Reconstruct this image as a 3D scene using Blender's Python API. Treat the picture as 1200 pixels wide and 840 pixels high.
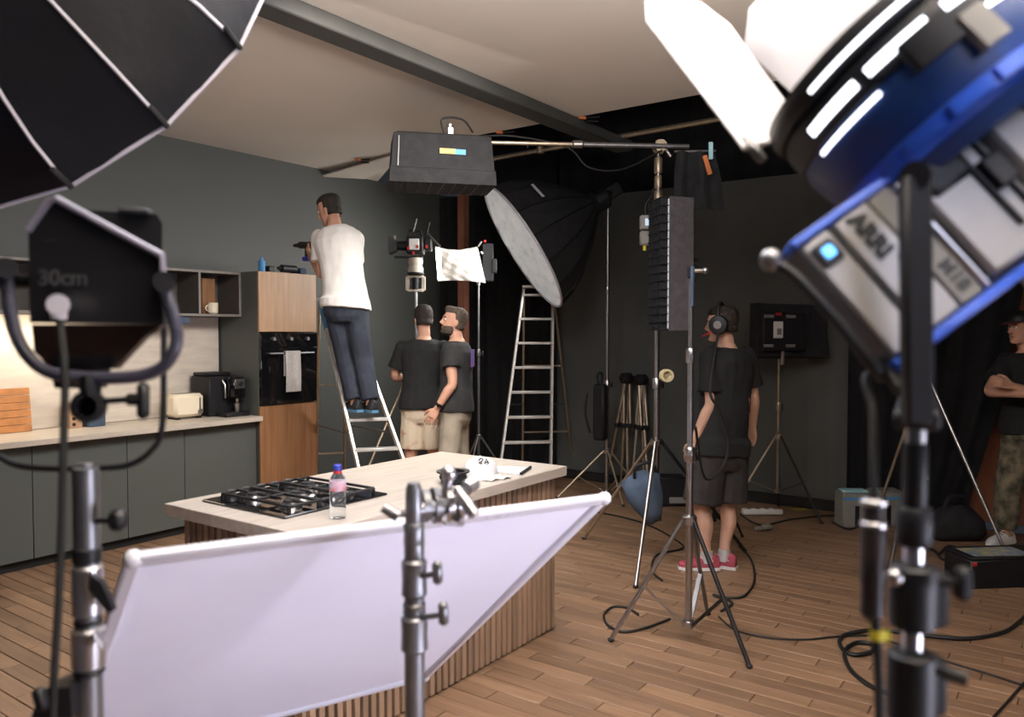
import bpy, bmesh, math, random
from mathutils import Vector, Matrix, noise as mnoise
random.seed(7)
SC = bpy.context.scene
COL = SC.collection
for o in list(bpy.data.objects): bpy.data.objects.remove(o)
V = Vector
PI = math.pi
# ------------------------------------------------------------------ camera
FPX = 931.0; EYE = 1.67
AZ = math.radians(35.7); PIT = math.atan(32/931)
FWD = V((math.cos(AZ)*math.cos(PIT), math.sin(AZ)*math.cos(PIT), -math.sin(PIT)))
RT = V((math.sin(AZ), -math.cos(AZ), 0)); UP = RT.cross(FWD)
EYEP = V((0, 0, EYE))
def at(px, py, d): return EYEP + (FWD + RT*((px-600)/FPX) - UP*((py-420)/FPX))*d
def onz(px, py, z=0.0):
    r = at(px, py, 1)-EYEP; return EYEP + r*((z-EYE)/r.z)
def ony(px, py, y):
    r = at(px, py, 1)-EYEP; return EYEP + r*(y/r.y)
def onx(px, py, x):
    r = at(px, py, 1)-EYEP; return EYEP + r*(x/r.x)
def camvec(r, u, f): return (RT*r + UP*u + FWD*f).normalized()
def azv(deg): return V((math.cos(math.radians(deg)), math.sin(math.radians(deg)), 0))
cd = bpy.data.cameras.new('camera'); cam = bpy.data.objects.new('camera', cd); COL.objects.link(cam)
cd.sensor_width = 36; cd.lens = FPX*36/1200; cd.clip_start = .05; cd.clip_end = 60
cam.matrix_world = Matrix.Translation(EYEP) @ Matrix((RT, UP, -FWD)).transposed().to_4x4()
cd.dof.use_dof = True; cd.dof.focus_distance = 6.0; cd.dof.aperture_fstop = 2.6
SC.camera = cam
# ------------------------------------------------------------------ world, lamps, exposure
SC.view_settings.view_transform = 'Standard'; SC.view_settings.look = 'None'
SC.view_settings.gamma = 1; SC.view_settings.use_curve_mapping = False
SC.view_settings.exposure = 0.0
w = bpy.data.worlds.new('studio'); SC.world = w; w.use_nodes = True
w.node_tree.nodes['Background'].inputs[0].default_value = (.55, .6, .75, 1)
w.node_tree.nodes['Background'].inputs[1].default_value = .035
def aim(o, target):
    o.rotation_euler = (V(target)-o.location).to_track_quat('-Z', 'Y').to_euler()
def area(name, loc, target, energy, size, size_y=None, color=(1, 1, 1), spread=180):
    l = bpy.data.lights.new(name, 'AREA'); l.energy = energy; l.color = color; l.size = size
    l.spread = math.radians(spread)
    if size_y: l.shape = 'RECTANGLE'; l.size_y = size_y
    o = bpy.data.objects.new(name, l); COL.objects.link(o); o.location = loc; aim(o, target); return o
def spot(name, loc, target, energy, deg, color=(1, 1, 1), radius=.05, blend=.5):
    l = bpy.data.lights.new(name, 'SPOT'); l.energy = energy; l.color = color; l.spot_size = math.radians(deg)
    l.spot_blend = blend; l.shadow_soft_size = radius
    o = bpy.data.objects.new(name, l); COL.objects.link(o); o.location = loc; aim(o, target); return o
# unseen fill lights added to brighten the set, no fixtures belong to them
area('added_overhead_fill', (2.0, 2.0, 3.3), (1.9, 2.2, 0), 78, 1.6, 1.2, (.82, .87, 1))  # added fill above the diffusion frame and island
area('added_kitchen_fill', (3.4, 2.9, 3.28), (3.9, 5.6, 0), 60, 1.6, 1.0, (1, .92, .83), 140)  # added warm fill for the kitchen run
area('added_cool_fill', (.72, -.45, 2.3), (1.2, .1, 1.75), 1.3, .4, .4, (.74, .78, 1), 110)  # added to lift the near side of the blue and silver lamp
area('added_low_front_fill', (1.7, -1.5, .8), (1.6, 1.6, .75), 17, 1.3, .8, (.82, .82, 1), 75)  # added low fill for the underside of the diffusion frame
spot('added_cool_side_fill', (2.3, .2, 3.0), (1.5, 1.95, 2.95), 55, 36, (.74, .76, 1), .1, .6)  # added spot for the right panels of the upper left softbox
area('added_bounce_fill', (1.0, -.3, 2.40), (1.35, .1, 3.36), 330, 1.0, 1.0, (1, .95, .9), 125)  # added uplight that brightens the ceiling
# ------------------------------------------------------------------ materials
def mat(name, col, rough=.6, metal=0, var=0, vscale=6, bump=0, bscale=40, emit=None, estr=0, trans=0, alpha=1,
        stretch=(1, 1, 1), col2=None, coat=0, spec=None, translucent=0, ior=1.45, lo=.3, hi=.7):
    m = bpy.data.materials.new(name); m.use_nodes = True
    nt = m.node_tree; p = nt.nodes['Principled BSDF']
    p.inputs['Base Color'].default_value = (*col, 1); p.inputs['Roughness'].default_value = rough
    p.inputs['Metallic'].default_value = metal; p.inputs['Transmission Weight'].default_value = trans
    p.inputs['IOR'].default_value = ior; p.inputs['Coat Weight'].default_value = coat
    if spec is not None: p.inputs['Specular IOR Level'].default_value = spec
    if emit: p.inputs['Emission Color'].default_value = (*emit, 1); p.inputs['Emission Strength'].default_value = estr
    if var or bump or col2:
        tc = nt.nodes.new('ShaderNodeTexCoord'); mp = nt.nodes.new('ShaderNodeMapping')
        mp.inputs['Scale'].default_value = stretch
        nt.links.new(tc.outputs['Object'], mp.inputs['Vector'])
    if var or col2:
        n = nt.nodes.new('ShaderNodeTexNoise'); n.inputs['Scale'].default_value = vscale; n.inputs['Detail'].default_value = 5
        nt.links.new(mp.outputs[0], n.inputs['Vector'])
        mx = nt.nodes.new('ShaderNodeMix'); mx.data_type = 'RGBA'
        c2 = col2 if col2 else tuple(c*(1-var) for c in col)
        c1 = col if col2 else tuple(min(1, c*(1+var)) for c in col)
        mx.inputs['A'].default_value = (*c1, 1); mx.inputs['B'].default_value = (*c2, 1)
        r = nt.nodes.new('ShaderNodeMapRange'); r.inputs['From Min'].default_value = lo; r.inputs['From Max'].default_value = hi
        nt.links.new(n.outputs['Fac'], r.inputs['Value'])
        nt.links.new(r.outputs[0], mx.inputs['Factor']); nt.links.new(mx.outputs['Result'], p.inputs['Base Color'])
    if bump:
        n2 = nt.nodes.new('ShaderNodeTexNoise'); n2.inputs['Scale'].default_value = bscale; n2.inputs['Detail'].default_value = 3
        nt.links.new(mp.outputs[0], n2.inputs['Vector'])
        b = nt.nodes.new('ShaderNodeBump'); b.inputs['Strength'].default_value = bump; b.inputs['Distance'].default_value = .01
        nt.links.new(n2.outputs['Fac'], b.inputs['Height']); nt.links.new(b.outputs[0], p.inputs['Normal'])
    if translucent:
        out = nt.nodes['Material Output']
        t = nt.nodes.new('ShaderNodeBsdfTranslucent'); t.inputs[0].default_value = (*col, 1)
        ms = nt.nodes.new('ShaderNodeMixShader'); ms.inputs[0].default_value = translucent
        nt.links.new(p.outputs[0], ms.inputs[1]); nt.links.new(t.outputs[0], ms.inputs[2]); nt.links.new(ms.outputs[0], out.inputs[0])
    return m
def wood(name, c1, c2, axis='Z', rnd=None, rough=.5, scale=1.0):
    m = bpy.data.materials.new(name); m.use_nodes = True
    nt = m.node_tree; p = nt.nodes['Principled BSDF']; L = nt.links.new
    tc = nt.nodes.new('ShaderNodeTexCoord'); mp = nt.nodes.new('ShaderNodeMapping')
    st = {'X': (.6, 9, 9), 'Y': (9, .6, 9), 'Z': (9, 9, .6)}[axis]
    mp.inputs['Scale'].default_value = tuple(s*scale for s in st)
    L(tc.outputs['Object'], mp.inputs['Vector'])
    n = nt.nodes.new('ShaderNodeTexNoise'); n.inputs['Scale'].default_value = 3; n.inputs['Detail'].default_value = 6; n.inputs['Distortion'].default_value = .6
    mx = nt.nodes.new('ShaderNodeMix'); mx.data_type = 'RGBA'
    mx.inputs['A'].default_value = (*c1, 1); mx.inputs['B'].default_value = (*c2, 1)
    r = nt.nodes.new('ShaderNodeMapRange'); r.inputs['From Min'].default_value = .28; r.inputs['From Max'].default_value = .72
    L(n.outputs['Fac'], r.inputs['Value']); L(r.outputs[0], mx.inputs['Factor'])
    if rnd:
        if rnd == 'object':
            g = nt.nodes.new('ShaderNodeObjectInfo'); out = g.outputs['Random']
        else:
            g = nt.nodes.new('ShaderNodeNewGeometry'); out = g.outputs['Random Per Island']
        ad = nt.nodes.new('ShaderNodeVectorMath'); ad.operation = 'ADD'
        sc = nt.nodes.new('ShaderNodeMath'); sc.operation = 'MULTIPLY'; sc.inputs[1].default_value = 50
        L(out, sc.inputs[0]); L(mp.outputs[0], ad.inputs[0]); L(sc.outputs[0], ad.inputs[1]); L(ad.outputs[0], n.inputs['Vector'])
        hv = nt.nodes.new('ShaderNodeHueSaturation'); mr = nt.nodes.new('ShaderNodeMapRange')
        mr.inputs['To Min'].default_value = .78; mr.inputs['To Max'].default_value = 1.18
        L(out, mr.inputs['Value']); L(mr.outputs[0], hv.inputs['Value']); L(mx.outputs['Result'], hv.inputs['Color'])
        L(hv.outputs[0], p.inputs['Base Color'])
    else:
        L(mp.outputs[0], n.inputs['Vector']); L(mx.outputs['Result'], p.inputs['Base Color'])
    p.inputs['Roughness'].default_value = rough
    b = nt.nodes.new('ShaderNodeBump'); b.inputs['Strength'].default_value = .15; b.inputs['Distance'].default_value = .004
    L(n.outputs['Fac'], b.inputs['Height']); L(b.outputs[0], p.inputs['Normal'])
    return m
M = dict(
 plank=wood('plank_oak', (.29, .172, .10), (.18, .104, .06), 'Y', 'object', .5),
 plank_far=wood('plank_oak_far', (.29, .172, .10), (.18, .104, .06), 'Y', 'island', .5),
 subfloor=mat('subfloor', (.05, .03, .02), .9, var=.2),
 wall=mat('wall_paint', (.075, .080, .077), .55, var=.06, vscale=1.2, bump=.05, bscale=60),
 backdrop=mat('backdrop_paint', (.085, .088, .085), .85, var=.15, vscale=1.5, bump=.1, bscale=12),
 ceiling=mat('ceiling_cloth', (.62, .565, .505), .85, var=.04, vscale=.8, bump=.03, bscale=5),
 void=mat('black_roof', (.008, .009, .013), .9, var=.3, vscale=2),
 rail=mat('rail_paint', (.05, .05, .047), .6, var=.1),
 brown=mat('orange_wall', (.36, .13, .07), .8, var=.15, vscale=8, bump=.2, bscale=20),
 pillar=mat('pillar_paint', (.20, .075, .045), .8, var=.12),
 curtain=mat('black_curtain', (.006, .006, .007), .95, var=.3, vscale=10),
 cabinet=mat('cabinet_lacquer', (.088, .095, .088), .45, var=.03, vscale=2),
 toe=mat('toe_kick', (.01, .01, .01), .7, var=.2),
 worktop=mat('pale_worktop', (.49, .425, .36), .4, var=.12, vscale=9, stretch=(.4, 3, 3), bump=.04, bscale=60),
 stone=mat('pale_stone', (.60, .53, .45), .5, var=.14, vscale=5, stretch=(.6, 1, 3)),
 oak=wood('oak_veneer', (.46, .285, .165), (.34, .195, .105), 'Z', None, .45),
 walnut=wood('walnut_veneer', (.33, .165, .075), (.22, .10, .045), 'Z', None, .45),
 slat=wood('slat_oak', (.36, .235, .15), (.25, .16, .10), 'Z', 'object', .55),
 slatback=mat('slat_backing', (.05, .03, .02), .8, var=.2),
 shelf=mat('shelf_board', (.10, .085, .07), .5, var=.15, vscale=8),
 shelfedge=mat('shelf_edge', (.20, .18, .16), .5, var=.1),
 glassblk=mat('black_glass', (.006, .006, .007), .08, var=.2, coat=.5),
 black=mat('black_paint', (.009, .009, .011), .5, var=.25, vscale=12),
 blackmatte=mat('black_matte', (.014, .014, .016), .85, var=.25, vscale=12),
 blackcloth=mat('black_cloth', (.016, .016, .018), .9, var=.3, vscale=14, bump=.4, bscale=30),
 rubber=mat('rubber', (.01, .01, .01), .6, var=.2),
 sheen=mat('softbox_cloth', (.006, .006, .009), .6, spec=.25, var=.25, vscale=6, bump=.5, bscale=9),
 piping=mat('pale_piping', (.62, .60, .68), .5, var=.05),
 steel=mat('steel', (.46, .45, .45), .3, 1, var=.12, vscale=20),
 chrome=mat('chrome', (.62, .61, .62), .28, .9, var=.06, vscale=10),
 darksteel=mat('dark_steel', (.24, .24, .25), .42, .85, var=.2, vscale=10),
 brass=mat('warm_metal', (.42, .34, .25), .4, .8, var=.15, vscale=14),
 alu=mat('ladder_aluminium', (.62, .60, .57), .4, .45, var=.1, vscale=12),
 iron=mat('cast_iron', (.02, .02, .021), .5, var=.3, vscale=30, bump=.3, bscale=80),
 silverpaint=mat('silver_paint', (.34, .325, .31), .42, .35, var=.06, vscale=12),
 blue=mat('blue_paint', (.03, .11, .62), .35, var=.15, vscale=8, coat=.3),
 deepblue=mat('deep_blue_paint', (.014, .045, .16), .4, var=.15, vscale=8),
 leaf=mat('barndoor_inner', (.78, .78, .83), .55, .1, var=.05, vscale=5),  # black doors coloured pale, the lamp's glare put into the paint
 flag=mat('diffusion_cloth', (.86, .85, .93), .8, var=.03, vscale=3, bump=.12, bscale=4, translucent=.45),
 flagframe=mat('frame_tube', (.78, .77, .82), .45, .0, var=.05),
 diffuser=mat('diffuser_cloth', (.80, .82, .82), .8, var=.25, vscale=7, stretch=(1, 1, 2), bump=.8, bscale=12, emit=(.9, .97, 1), estr=.2),
 silvercloth=mat('crinkled_cloth', (.82, .79, .74), .7, var=.16, vscale=14, bump=.9, bscale=16),
 gridcloth=mat('grid_cloth', (.085, .078, .085), .9, var=.2, vscale=20, bump=.3, bscale=60),
 skin=mat('skin', (.56, .30, .205), .55, var=.08, vscale=12),
 skinpale=mat('skin_pale', (.60, .36, .26), .55, var=.08, vscale=12),
 lip=mat('lips', (.40, .16, .12), .5, var=.1),
 eye=mat('eye_white', (.7, .68, .64), .2, var=.02), iris=mat('iris', (.03, .02, .015), .2, var=.1),
 hair=mat('dark_hair', (.022, .015, .011), .7, var=.4, vscale=40, bump=.6, bscale=120),
 hair2=mat('grey_brown_hair', (.075, .055, .042), .75, var=.4, vscale=40, bump=.6, bscale=120),
 tee_w=mat('white_cotton', (.74, .71, .68), .9, var=.03, vscale=8, bump=.1, bscale=30),
 tee_b=mat('black_cotton', (.014, .014, .015), .92, var=.2, vscale=10),
 tee_b2=mat('washed_black_cotton', (.025, .025, .026), .92, var=.2, vscale=10),
 navy=mat('navy_twill', (.022, .027, .042), .85, var=.25, vscale=10, bump=.2, bscale=20),
 floral=mat('floral_shorts', (.50, .20, .13), .9, col2=(.68, .57, .43), vscale=13, lo=.26, hi=.42),
 khaki=mat('khaki_twill', (.36, .31, .24), .9, var=.12, vscale=8, bump=.2, bscale=16),
 greyshort=mat('grey_shorts', (.035, .030, .031), .9, var=.2, vscale=8, bump=.2, bscale=14),
 camo=mat('camouflage', (.24, .20, .13), .9, col2=(.035, .035, .025), vscale=14),
 shoe=mat('black_shoe', (.014, .014, .016), .6, var=.2), shoeblue=mat('blue_sole', (.09, .22, .36), .6, var=.1),
 pink=mat('pink_shoe', (.34, .05, .08), .7, var=.35, vscale=18), white=mat('white_plastic', (.78, .76, .74), .5, var=.03),
 sock=mat('sock', (.5, .47, .47), .9, var=.15, vscale=30),
 maroon=mat('maroon_cloth', (.12, .02, .03), .85, var=.15, vscale=10),
 red=mat('red_plastic', (.55, .03, .03), .5, var=.1), orange=mat('orange_plastic', (.55, .17, .05), .6, var=.1),
 yellow=mat('yellow_tape', (.62, .52, .03), .6, var=.1), tape=mat('masking_tape', (.66, .56, .33), .7, var=.06),
 denim=mat('blue_canvas', (.065, .095, .145), .9, var=.25, vscale=9, bump=.4, bscale=14),
 cyan=mat('cyan_label', (.42, .72, .80), .5, var=.08), bluebright=mat('bright_blue', (.06, .26, .55), .5, var=.1),
 purple=mat('purple_print', (.30, .07, .30), .8, col2=(.08, .10, .35), vscale=20),
 cream=mat('cream_enamel', (.80, .70, .54), .35, var=.03), board=mat('board_wood', (.42, .17, .05), .55, var=.25, vscale=12),
 cloth=mat('towel_cloth', (.52, .49, .46), .95, var=.12, vscale=60, bump=.5, bscale=120),
 clear=mat('clear_plastic', (.93, .96, .98), .06, trans=.95, ior=1.12), water=mat('water', (.95, .98, 1), .02, trans=1, ior=1.2),
 bluecap=mat('blue_cap', (.04, .05, .36), .4, var=.05),
 label=mat('bottle_label', (.55, .66, .80), .5, col2=(.62, .12, .14), vscale=28),
 ledblue=mat('led_blue', (.05, .2, .7), .4, emit=(.12, .45, 1), estr=3), lamp=mat('lamp_lens', (1, 1, 1), .4, emit=(.93, .95, 1), estr=22),
 slot=mat('lit_vent', (1, 1, 1), .4, emit=(.9, .93, 1), estr=4), screen=mat('lit_display', (.4, .5, .6), .3, emit=(.5, .62, .75), estr=.7),
 greybox=mat('grey_plastic', (.24, .23, .21), .6, var=.08), lens=mat('lens_glass', (.01, .01, .015), .05, var=.2, coat=1),
 ink=mat('black_ink', (.015, .015, .016), .6, var=.1), faint=mat('faint_ink', (.05, .05, .055), .6, var=.1),
 fleck=mat('sticker_print', (.05, .16, .42), .5, col2=(.5, .42, .12), vscale=16), titlestripe=mat('gold_blue_label', (.62, .42, .10), .5, var=.1),
)
# ------------------------------------------------------------------ mesh helpers
class MB:
    def __init__(s, frame=None): s.v = []; s.f = []; s.M = frame
    def add(s, vs, fs):
        k = len(s.v)
        s.v += [tuple(s.M @ V(p)) if s.M else tuple(p) for p in vs]
        s.f += [tuple(i+k for i in f) for f in fs]; return s
    def box(s, c, size, R=None, b=0):
        h = [x/2 for x in size]; c = V(c)
        b = min(b, min(h)*.95)
        vs = []; fs = []
        if b <= 0:
            vs = [V((x*h[0], y*h[1], z*h[2])) for x in (-1, 1) for y in (-1, 1) for z in (-1, 1)]
            fs = [(0, 1, 3, 2), (4, 6, 7, 5), (0, 4, 5, 1), (2, 3, 7, 6), (0, 2, 6, 4), (1, 5, 7, 3)]
        else:
            idx = {}
            for x in (-1, 1):
                for y in (-1, 1):
                    for z in (-1, 1):
                        for a in range(3):
                            p = [x*(h[0]-b), y*(h[1]-b), z*(h[2]-b)]; sg = (x, y, z)
                            p[a] = sg[a]*h[a]
                            idx[(x, y, z, a)] = len(vs); vs.append(V(p))
            for a in range(3):
                o1, o2 = [k for k in range(3) if k != a]
                for sg in (-1, 1):
                    q = []
                    for (u, w_) in ((-1, -1), (1, -1), (1, 1), (-1, 1)):
                        t = [0, 0, 0]; t[a] = sg; t[o1] = u; t[o2] = w_
                        q.append(idx[(*t, a)])
                    fs.append(tuple(q))
            for a in range(3):          # edges parallel to axis a
                o1, o2 = [k for k in range(3) if k != a]
                for u in (-1, 1):
                    for w_ in (-1, 1):
                        t0 = [0]*3; t1 = [0]*3
                        t0[a] = -1; t1[a] = 1; t0[o1] = t1[o1] = u; t0[o2] = t1[o2] = w_
                        fs.append((idx[(*t0, o1)], idx[(*t1, o1)], idx[(*t1, o2)], idx[(*t0, o2)]))
            for x in (-1, 1):
                for y in (-1, 1):
                    for z in (-1, 1): fs.append(tuple(idx[(x, y, z, a)] for a in range(3)))
        if R: vs = [R @ p for p in vs]
        return s.add([p+c for p in vs], fs)
    def bar(s, p0, p1, wx, wy, up=V((0, 0, 1)), b=0):
        p0 = V(p0); p1 = V(p1); z = (p1-p0); L = z.length; z.normalize()
        x = V(up).cross(z)
        if x.length < 1e-4: x = V((1, 0, 0)).cross(z)
        x.normalize(); y = z.cross(x)
        return s.box((p0+p1)/2, (wx, wy, L), Matrix((x, y, z)).transposed(), b)
    def tube(s, pts, r, seg=8, caps=True, closed=False):
        pts = [V(p) for p in pts]; n = len(pts)
        rs = r if isinstance(r, (list, tuple)) else [r]*n
        vs = []; fs = []; prev = None
        for i, p in enumerate(pts):
            if closed: t = pts[(i+1) % n]-pts[i-1]
            else: t = pts[min(i+1, n-1)]-pts[max(i-1, 0)]
            if t.length < 1e-9: t = V((0, 0, 1))
            t.normalize()
            if prev is None:
                a = V((0, 0, 1)) if abs(t.z) < .9 else V((1, 0, 0))
                x = t.cross(a).normalized()
            else:
                x = prev - t*prev.dot(t)
                if x.length < 1e-6: x = t.orthogonal()
                x.normalize()
            prev = x; y = t.cross(x)
            for k in range(seg):
                an = 2*PI*k/seg; vs.append(p + (x*math.cos(an)+y*math.sin(an))*rs[i])
        m = n if closed else n-1
        for i in range(m):
            j = (i+1) % n
            for k in range(seg):
                k2 = (k+1) % seg; fs.append((i*seg+k, i*seg+k2, j*seg+k2, j*seg+k))
        if caps and not closed:
            fs.append(tuple(range(seg-1, -1, -1))); fs.append(tuple((n-1)*seg+k for k in range(seg)))
        return s.add(vs, fs)
    def cyl(s, p0, p1, r0, r1=None, seg=14): return s.tube([p0, p1], [r0, r1 if r1 is not None else r0], seg)
    def lathe(s, prof, o, axis=(0, 0, 1), seg=20):
        o = V(o); z = V(axis).normalized(); x = z.orthogonal().normalized(); y = z.cross(x)
        vs = []; fs = []; n = len(prof)
        for (r, h) in prof:
            for k in range(seg):
                a = 2*PI*k/seg; vs.append(o + z*h + (x*math.cos(a)+y*math.sin(a))*max(r, 1e-4))
        for i in range(n-1):
            for k in range(seg):
                k2 = (k+1) % seg; fs.append((i*seg+k, i*seg+k2, (i+1)*seg+k2, (i+1)*seg+k))
        fs.append(tuple(range(seg-1, -1, -1))); fs.append(tuple((n-1)*seg+k for k in range(seg)))
        return s.add(vs, fs)
    def ball(s, c, r, R=None, nu=12, nv=8):
        c = V(c); r = r if isinstance(r, (tuple, list)) else (r, r, r)
        vs = [V((0, 0, -r[2]))]
        for j in range(1, nv):
            t = -PI/2+PI*j/nv
            for k in range(nu):
                a = 2*PI*k/nu; vs.append(V((r[0]*math.cos(t)*math.cos(a), r[1]*math.cos(t)*math.sin(a), r[2]*math.sin(t))))
        vs.append(V((0, 0, r[2])))
        fs = [(0, 1+(k+1) % nu, 1+k) for k in range(nu)]
        for j in range(nv-2):
            for k in range(nu):
                a = 1+j*nu; k2 = (k+1) % nu; fs.append((a+k, a+k2, a+nu+k2, a+nu+k))
        a = 1+(nv-2)*nu; e = len(vs)-1
        fs += [(a+k, a+(k+1) % nu, e) for k in range(nu)]
        if R: vs = [R @ p for p in vs]
        return s.add([p+c for p in vs], fs)
    def prism(s, poly, off):          # poly: 3-D points in a plane, off: extrusion vector
        poly = [V(p) for p in poly]; off = V(off); n = len(poly)
        vs = poly+[p+off for p in poly]
        fs = [tuple(range(n-1, -1, -1)), tuple(range(n, 2*n))]
        fs += [(i, (i+1) % n, n+(i+1) % n, n+i) for i in range(n)]
        return s.add(vs, fs)
    def loft(s, rings, caps=True):
        seg = len(rings[0]); vs = [p for r in rings for p in r]; fs = []
        for i in range(len(rings)-1):
            for k in range(seg):
                k2 = (k+1) % seg; fs.append((i*seg+k, i*seg+k2, (i+1)*seg+k2, (i+1)*seg+k))
        if caps: fs.append(tuple(range(seg-1, -1, -1))); fs.append(tuple((len(rings)-1)*seg+k for k in range(seg)))
        return s.add(vs, fs)
    def sheet(s, fn, nu, nv, th):     # fn(u,v) -> point ; th thickness vector or function normal
        g = [[V(fn(i/nu, j/nv)) for j in range(nv+1)] for i in range(nu+1)]
        th = V(th); vs = [p for r in g for p in r]; n = len(vs); vs += [p+th for p in vs]; fs = []
        W = nv+1
        for i in range(nu):
            for j in range(nv):
                q = (i*W+j, (i+1)*W+j, (i+1)*W+j+1, i*W+j+1); fs.append(q); fs.append(tuple(x+n for x in reversed(q)))
        for i in range(nu):
            fs.append((i*W, i*W+n, (i+1)*W+n, (i+1)*W)); fs.append((i*W+nv, (i+1)*W+nv, (i+1)*W+nv+n, i*W+nv+n))
        for j in range(nv):
            fs.append((j, j+1, j+1+n, j+n)); a = nu*W; fs.append((a+j, a+j+n, a+j+1+n, a+j+1))
        return s.add(vs, fs)
    def mesh(s, name, origin=V((0, 0, 0)), smooth=38):
        me = bpy.data.meshes.new(name); o = V(origin)
        me.from_pydata([V(p)-o for p in s.v], [], s.f); me.validate()
        bm = bmesh.new(); bm.from_mesh(me); bmesh.ops.recalc_face_normals(bm, faces=bm.faces); bm.to_mesh(me); bm.free()
        if smooth:
            me.shade_smooth(); me.set_sharp_from_angle(angle=math.radians(smooth))
        return me
    def build(s, name, m, parent=None, smooth=38, origin=None):
        og = origin if origin is not None else (parent['org'] if parent is not None and 'org' in parent else V((0, 0, 0)))
        og = V(og)
        me = s.mesh(name, og, smooth); me.materials.append(m)
        o = bpy.data.objects.new(name, me); COL.objects.link(o)
        if parent is not None: o.parent = parent
        else: o.location = og
        ORG[o.name] = og
        return o
ORG = {}
_b = MB.build
def build(self, name, m, parent=None, smooth=38, origin=None):
    if origin is None: origin = ORG.get(parent.name, V((0, 0, 0))) if parent is not None else V((0, 0, 0))
    return _b(self, name, m, parent, smooth, origin)
MB.build = build
def tag(o, label, cat, group=None, kind=None):
    o['label'] = label; o['category'] = cat
    if group: o['group'] = group
    if kind: o['kind'] = kind
    return o
def thing(name, label, cat, loc, group=None):
    o = bpy.data.objects.new(name, None); COL.objects.link(o); o.location = V(loc); o.empty_display_size = .1
    ORG[o.name] = V(loc)
    return tag(o, label, cat, group)
def solo(name, mb, m, label, cat, loc, group=None, smooth=38):
    o = mb.build(name, m, None, smooth, V(loc)); return tag(o, label, cat, group)
def structure(name, mb, m, smooth=38):
    o = mb.build(name, m, None, smooth); o['kind'] = 'structure'; return o
def copy_tree(o, parent=None):
    c = o.copy(); COL.objects.link(c)
    if parent is not None: c.parent = parent
    for ch in list(o.children): copy_tree(ch, c)
    return c
def curve_pts(pts, n=8, closed=False):      # Catmull-Rom through points
    P = [V(p) for p in pts]; out = []; m = len(P)
    rng = range(m) if closed else range(m-1)
    for i in rng:
        if closed: a, b, c, d = P[i-1], P[i], P[(i+1) % m], P[(i+2) % m]
        else: a, b, c, d = P[max(i-1, 0)], P[i], P[i+1], P[min(i+2, m-1)]
        for k in range(n):
            t = k/n
            out.append(.5*((2*b)+(c-a)*t+(2*a-5*b+4*c-d)*t*t+(3*b-a-3*c+d)*t**3))
    if not closed: out.append(P[-1])
    return out
def text_part(name, txt, size, frame, m, parent, depth=.001, shear=0, bold=0):
    c = bpy.data.curves.new(name, 'FONT'); c.body = txt; c.size = size; c.extrude = depth; c.shear = shear; c.offset = bold
    c.align_x = 'CENTER'; c.align_y = 'CENTER'
    t = bpy.data.objects.new('tmp', c); COL.objects.link(t)
    dg = bpy.context.evaluated_depsgraph_get(); dg.update()
    me = bpy.data.meshes.new_from_object(t.evaluated_get(dg)); bpy.data.objects.remove(t)
    og = ORG.get(parent.name, V((0, 0, 0)))
    me.transform(Matrix.Translation(-og) @ frame); me.materials.clear(); me.materials.append(m)
    me.name = name
    o = bpy.data.objects.new(name, me); COL.objects.link(o); o.parent = parent; ORG[o.name] = og; return o
def frame(o, x, y, z=None):
    x = V(x).normalized(); z = V(z).normalized() if z is not None else x.cross(V(y)).normalized(); y = z.cross(x).normalized()
    return Matrix.Translation(V(o)) @ Matrix((x, y, z)).transposed().to_4x4()
DG = lambda: bpy.context.evaluated_depsgraph_get()
def remesh(mb, voxel, smooth=4, disp=0, dscale=.12, seed=0):
    me = bpy.data.meshes.new('raw'); me.from_pydata(mb.v, [], mb.f); me.validate()
    bm = bmesh.new(); bm.from_mesh(me); bmesh.ops.recalc_face_normals(bm, faces=bm.faces); bm.to_mesh(me); bm.free()
    o = bpy.data.objects.new('raw', me); COL.objects.link(o)
    r = o.modifiers.new('r', 'REMESH'); r.mode = 'VOXEL'; r.voxel_size = voxel
    if smooth:
        s = o.modifiers.new('s', 'SMOOTH'); s.factor = .5; s.iterations = smooth
    dg = DG(); dg.update()
    out = bpy.data.meshes.new_from_object(o.evaluated_get(dg)); bpy.data.objects.remove(o)
    if disp:
        ns = [v.normal.copy() for v in out.vertices]
        for v, nn in zip(out.vertices, ns):
            p = v.co
            f = mnoise.noise(V((p.x/dscale+seed, p.y/dscale, p.z/dscale*.6)))*.65 + mnoise.noise(V((p.x/dscale*2.3, p.y/dscale*2.3+seed, p.z/dscale*1.2)))*.35
            v.co = p + nn*disp*f
    return out
def link_mesh(name, me, m, parent):
    og = ORG.get(parent.name, V((0, 0, 0))); me.transform(Matrix.Translation(-og)); me.materials.clear(); me.materials.append(m)
    me.name = name; me.shade_smooth()
    o = bpy.data.objects.new(name, me); COL.objects.link(o); o.parent = parent; ORG[o.name] = og; return o
# ------------------------------------------------------------------ the setting
floor = structure('floor', MB().box((3.1, 1.8, -.03), (9.4, 9.6, .03)), M['subfloor'])
PW, PL = .096, .62
def visible_area(x, y):
    c = V((x, y, 0))-EYEP; d = c.dot(FWD)
    if d < .6: return 0
    px = 600+FPX*c.dot(RT)/d; py = 420-FPX*c.dot(UP)/d
    if px < -40 or px > 1240 or py > 900: return 0
    if 1.96 < x < 3.74 and 2.36 < y < 3.2: return 0
    if y > 5.97: return 0
    return 1/d**3
cells = []
nx = int(9.3/PW)
for i in range(nx):
    x = -1.5+PW*(i+.5); y0 = -3.0 - ((i*0.37) % 1)*PL
    k = 0
    while y0+k*PL < 6.5:
        a = max(-3.0, y0+k*PL); b_ = min(6.48, y0+(k+1)*PL); k += 1
        if b_-a > .05: cells.append((visible_area(x, (a+b_)/2), x, a, b_))
cells.sort(key=lambda c: -c[0])
plank_me = {}
far = MB()
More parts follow.
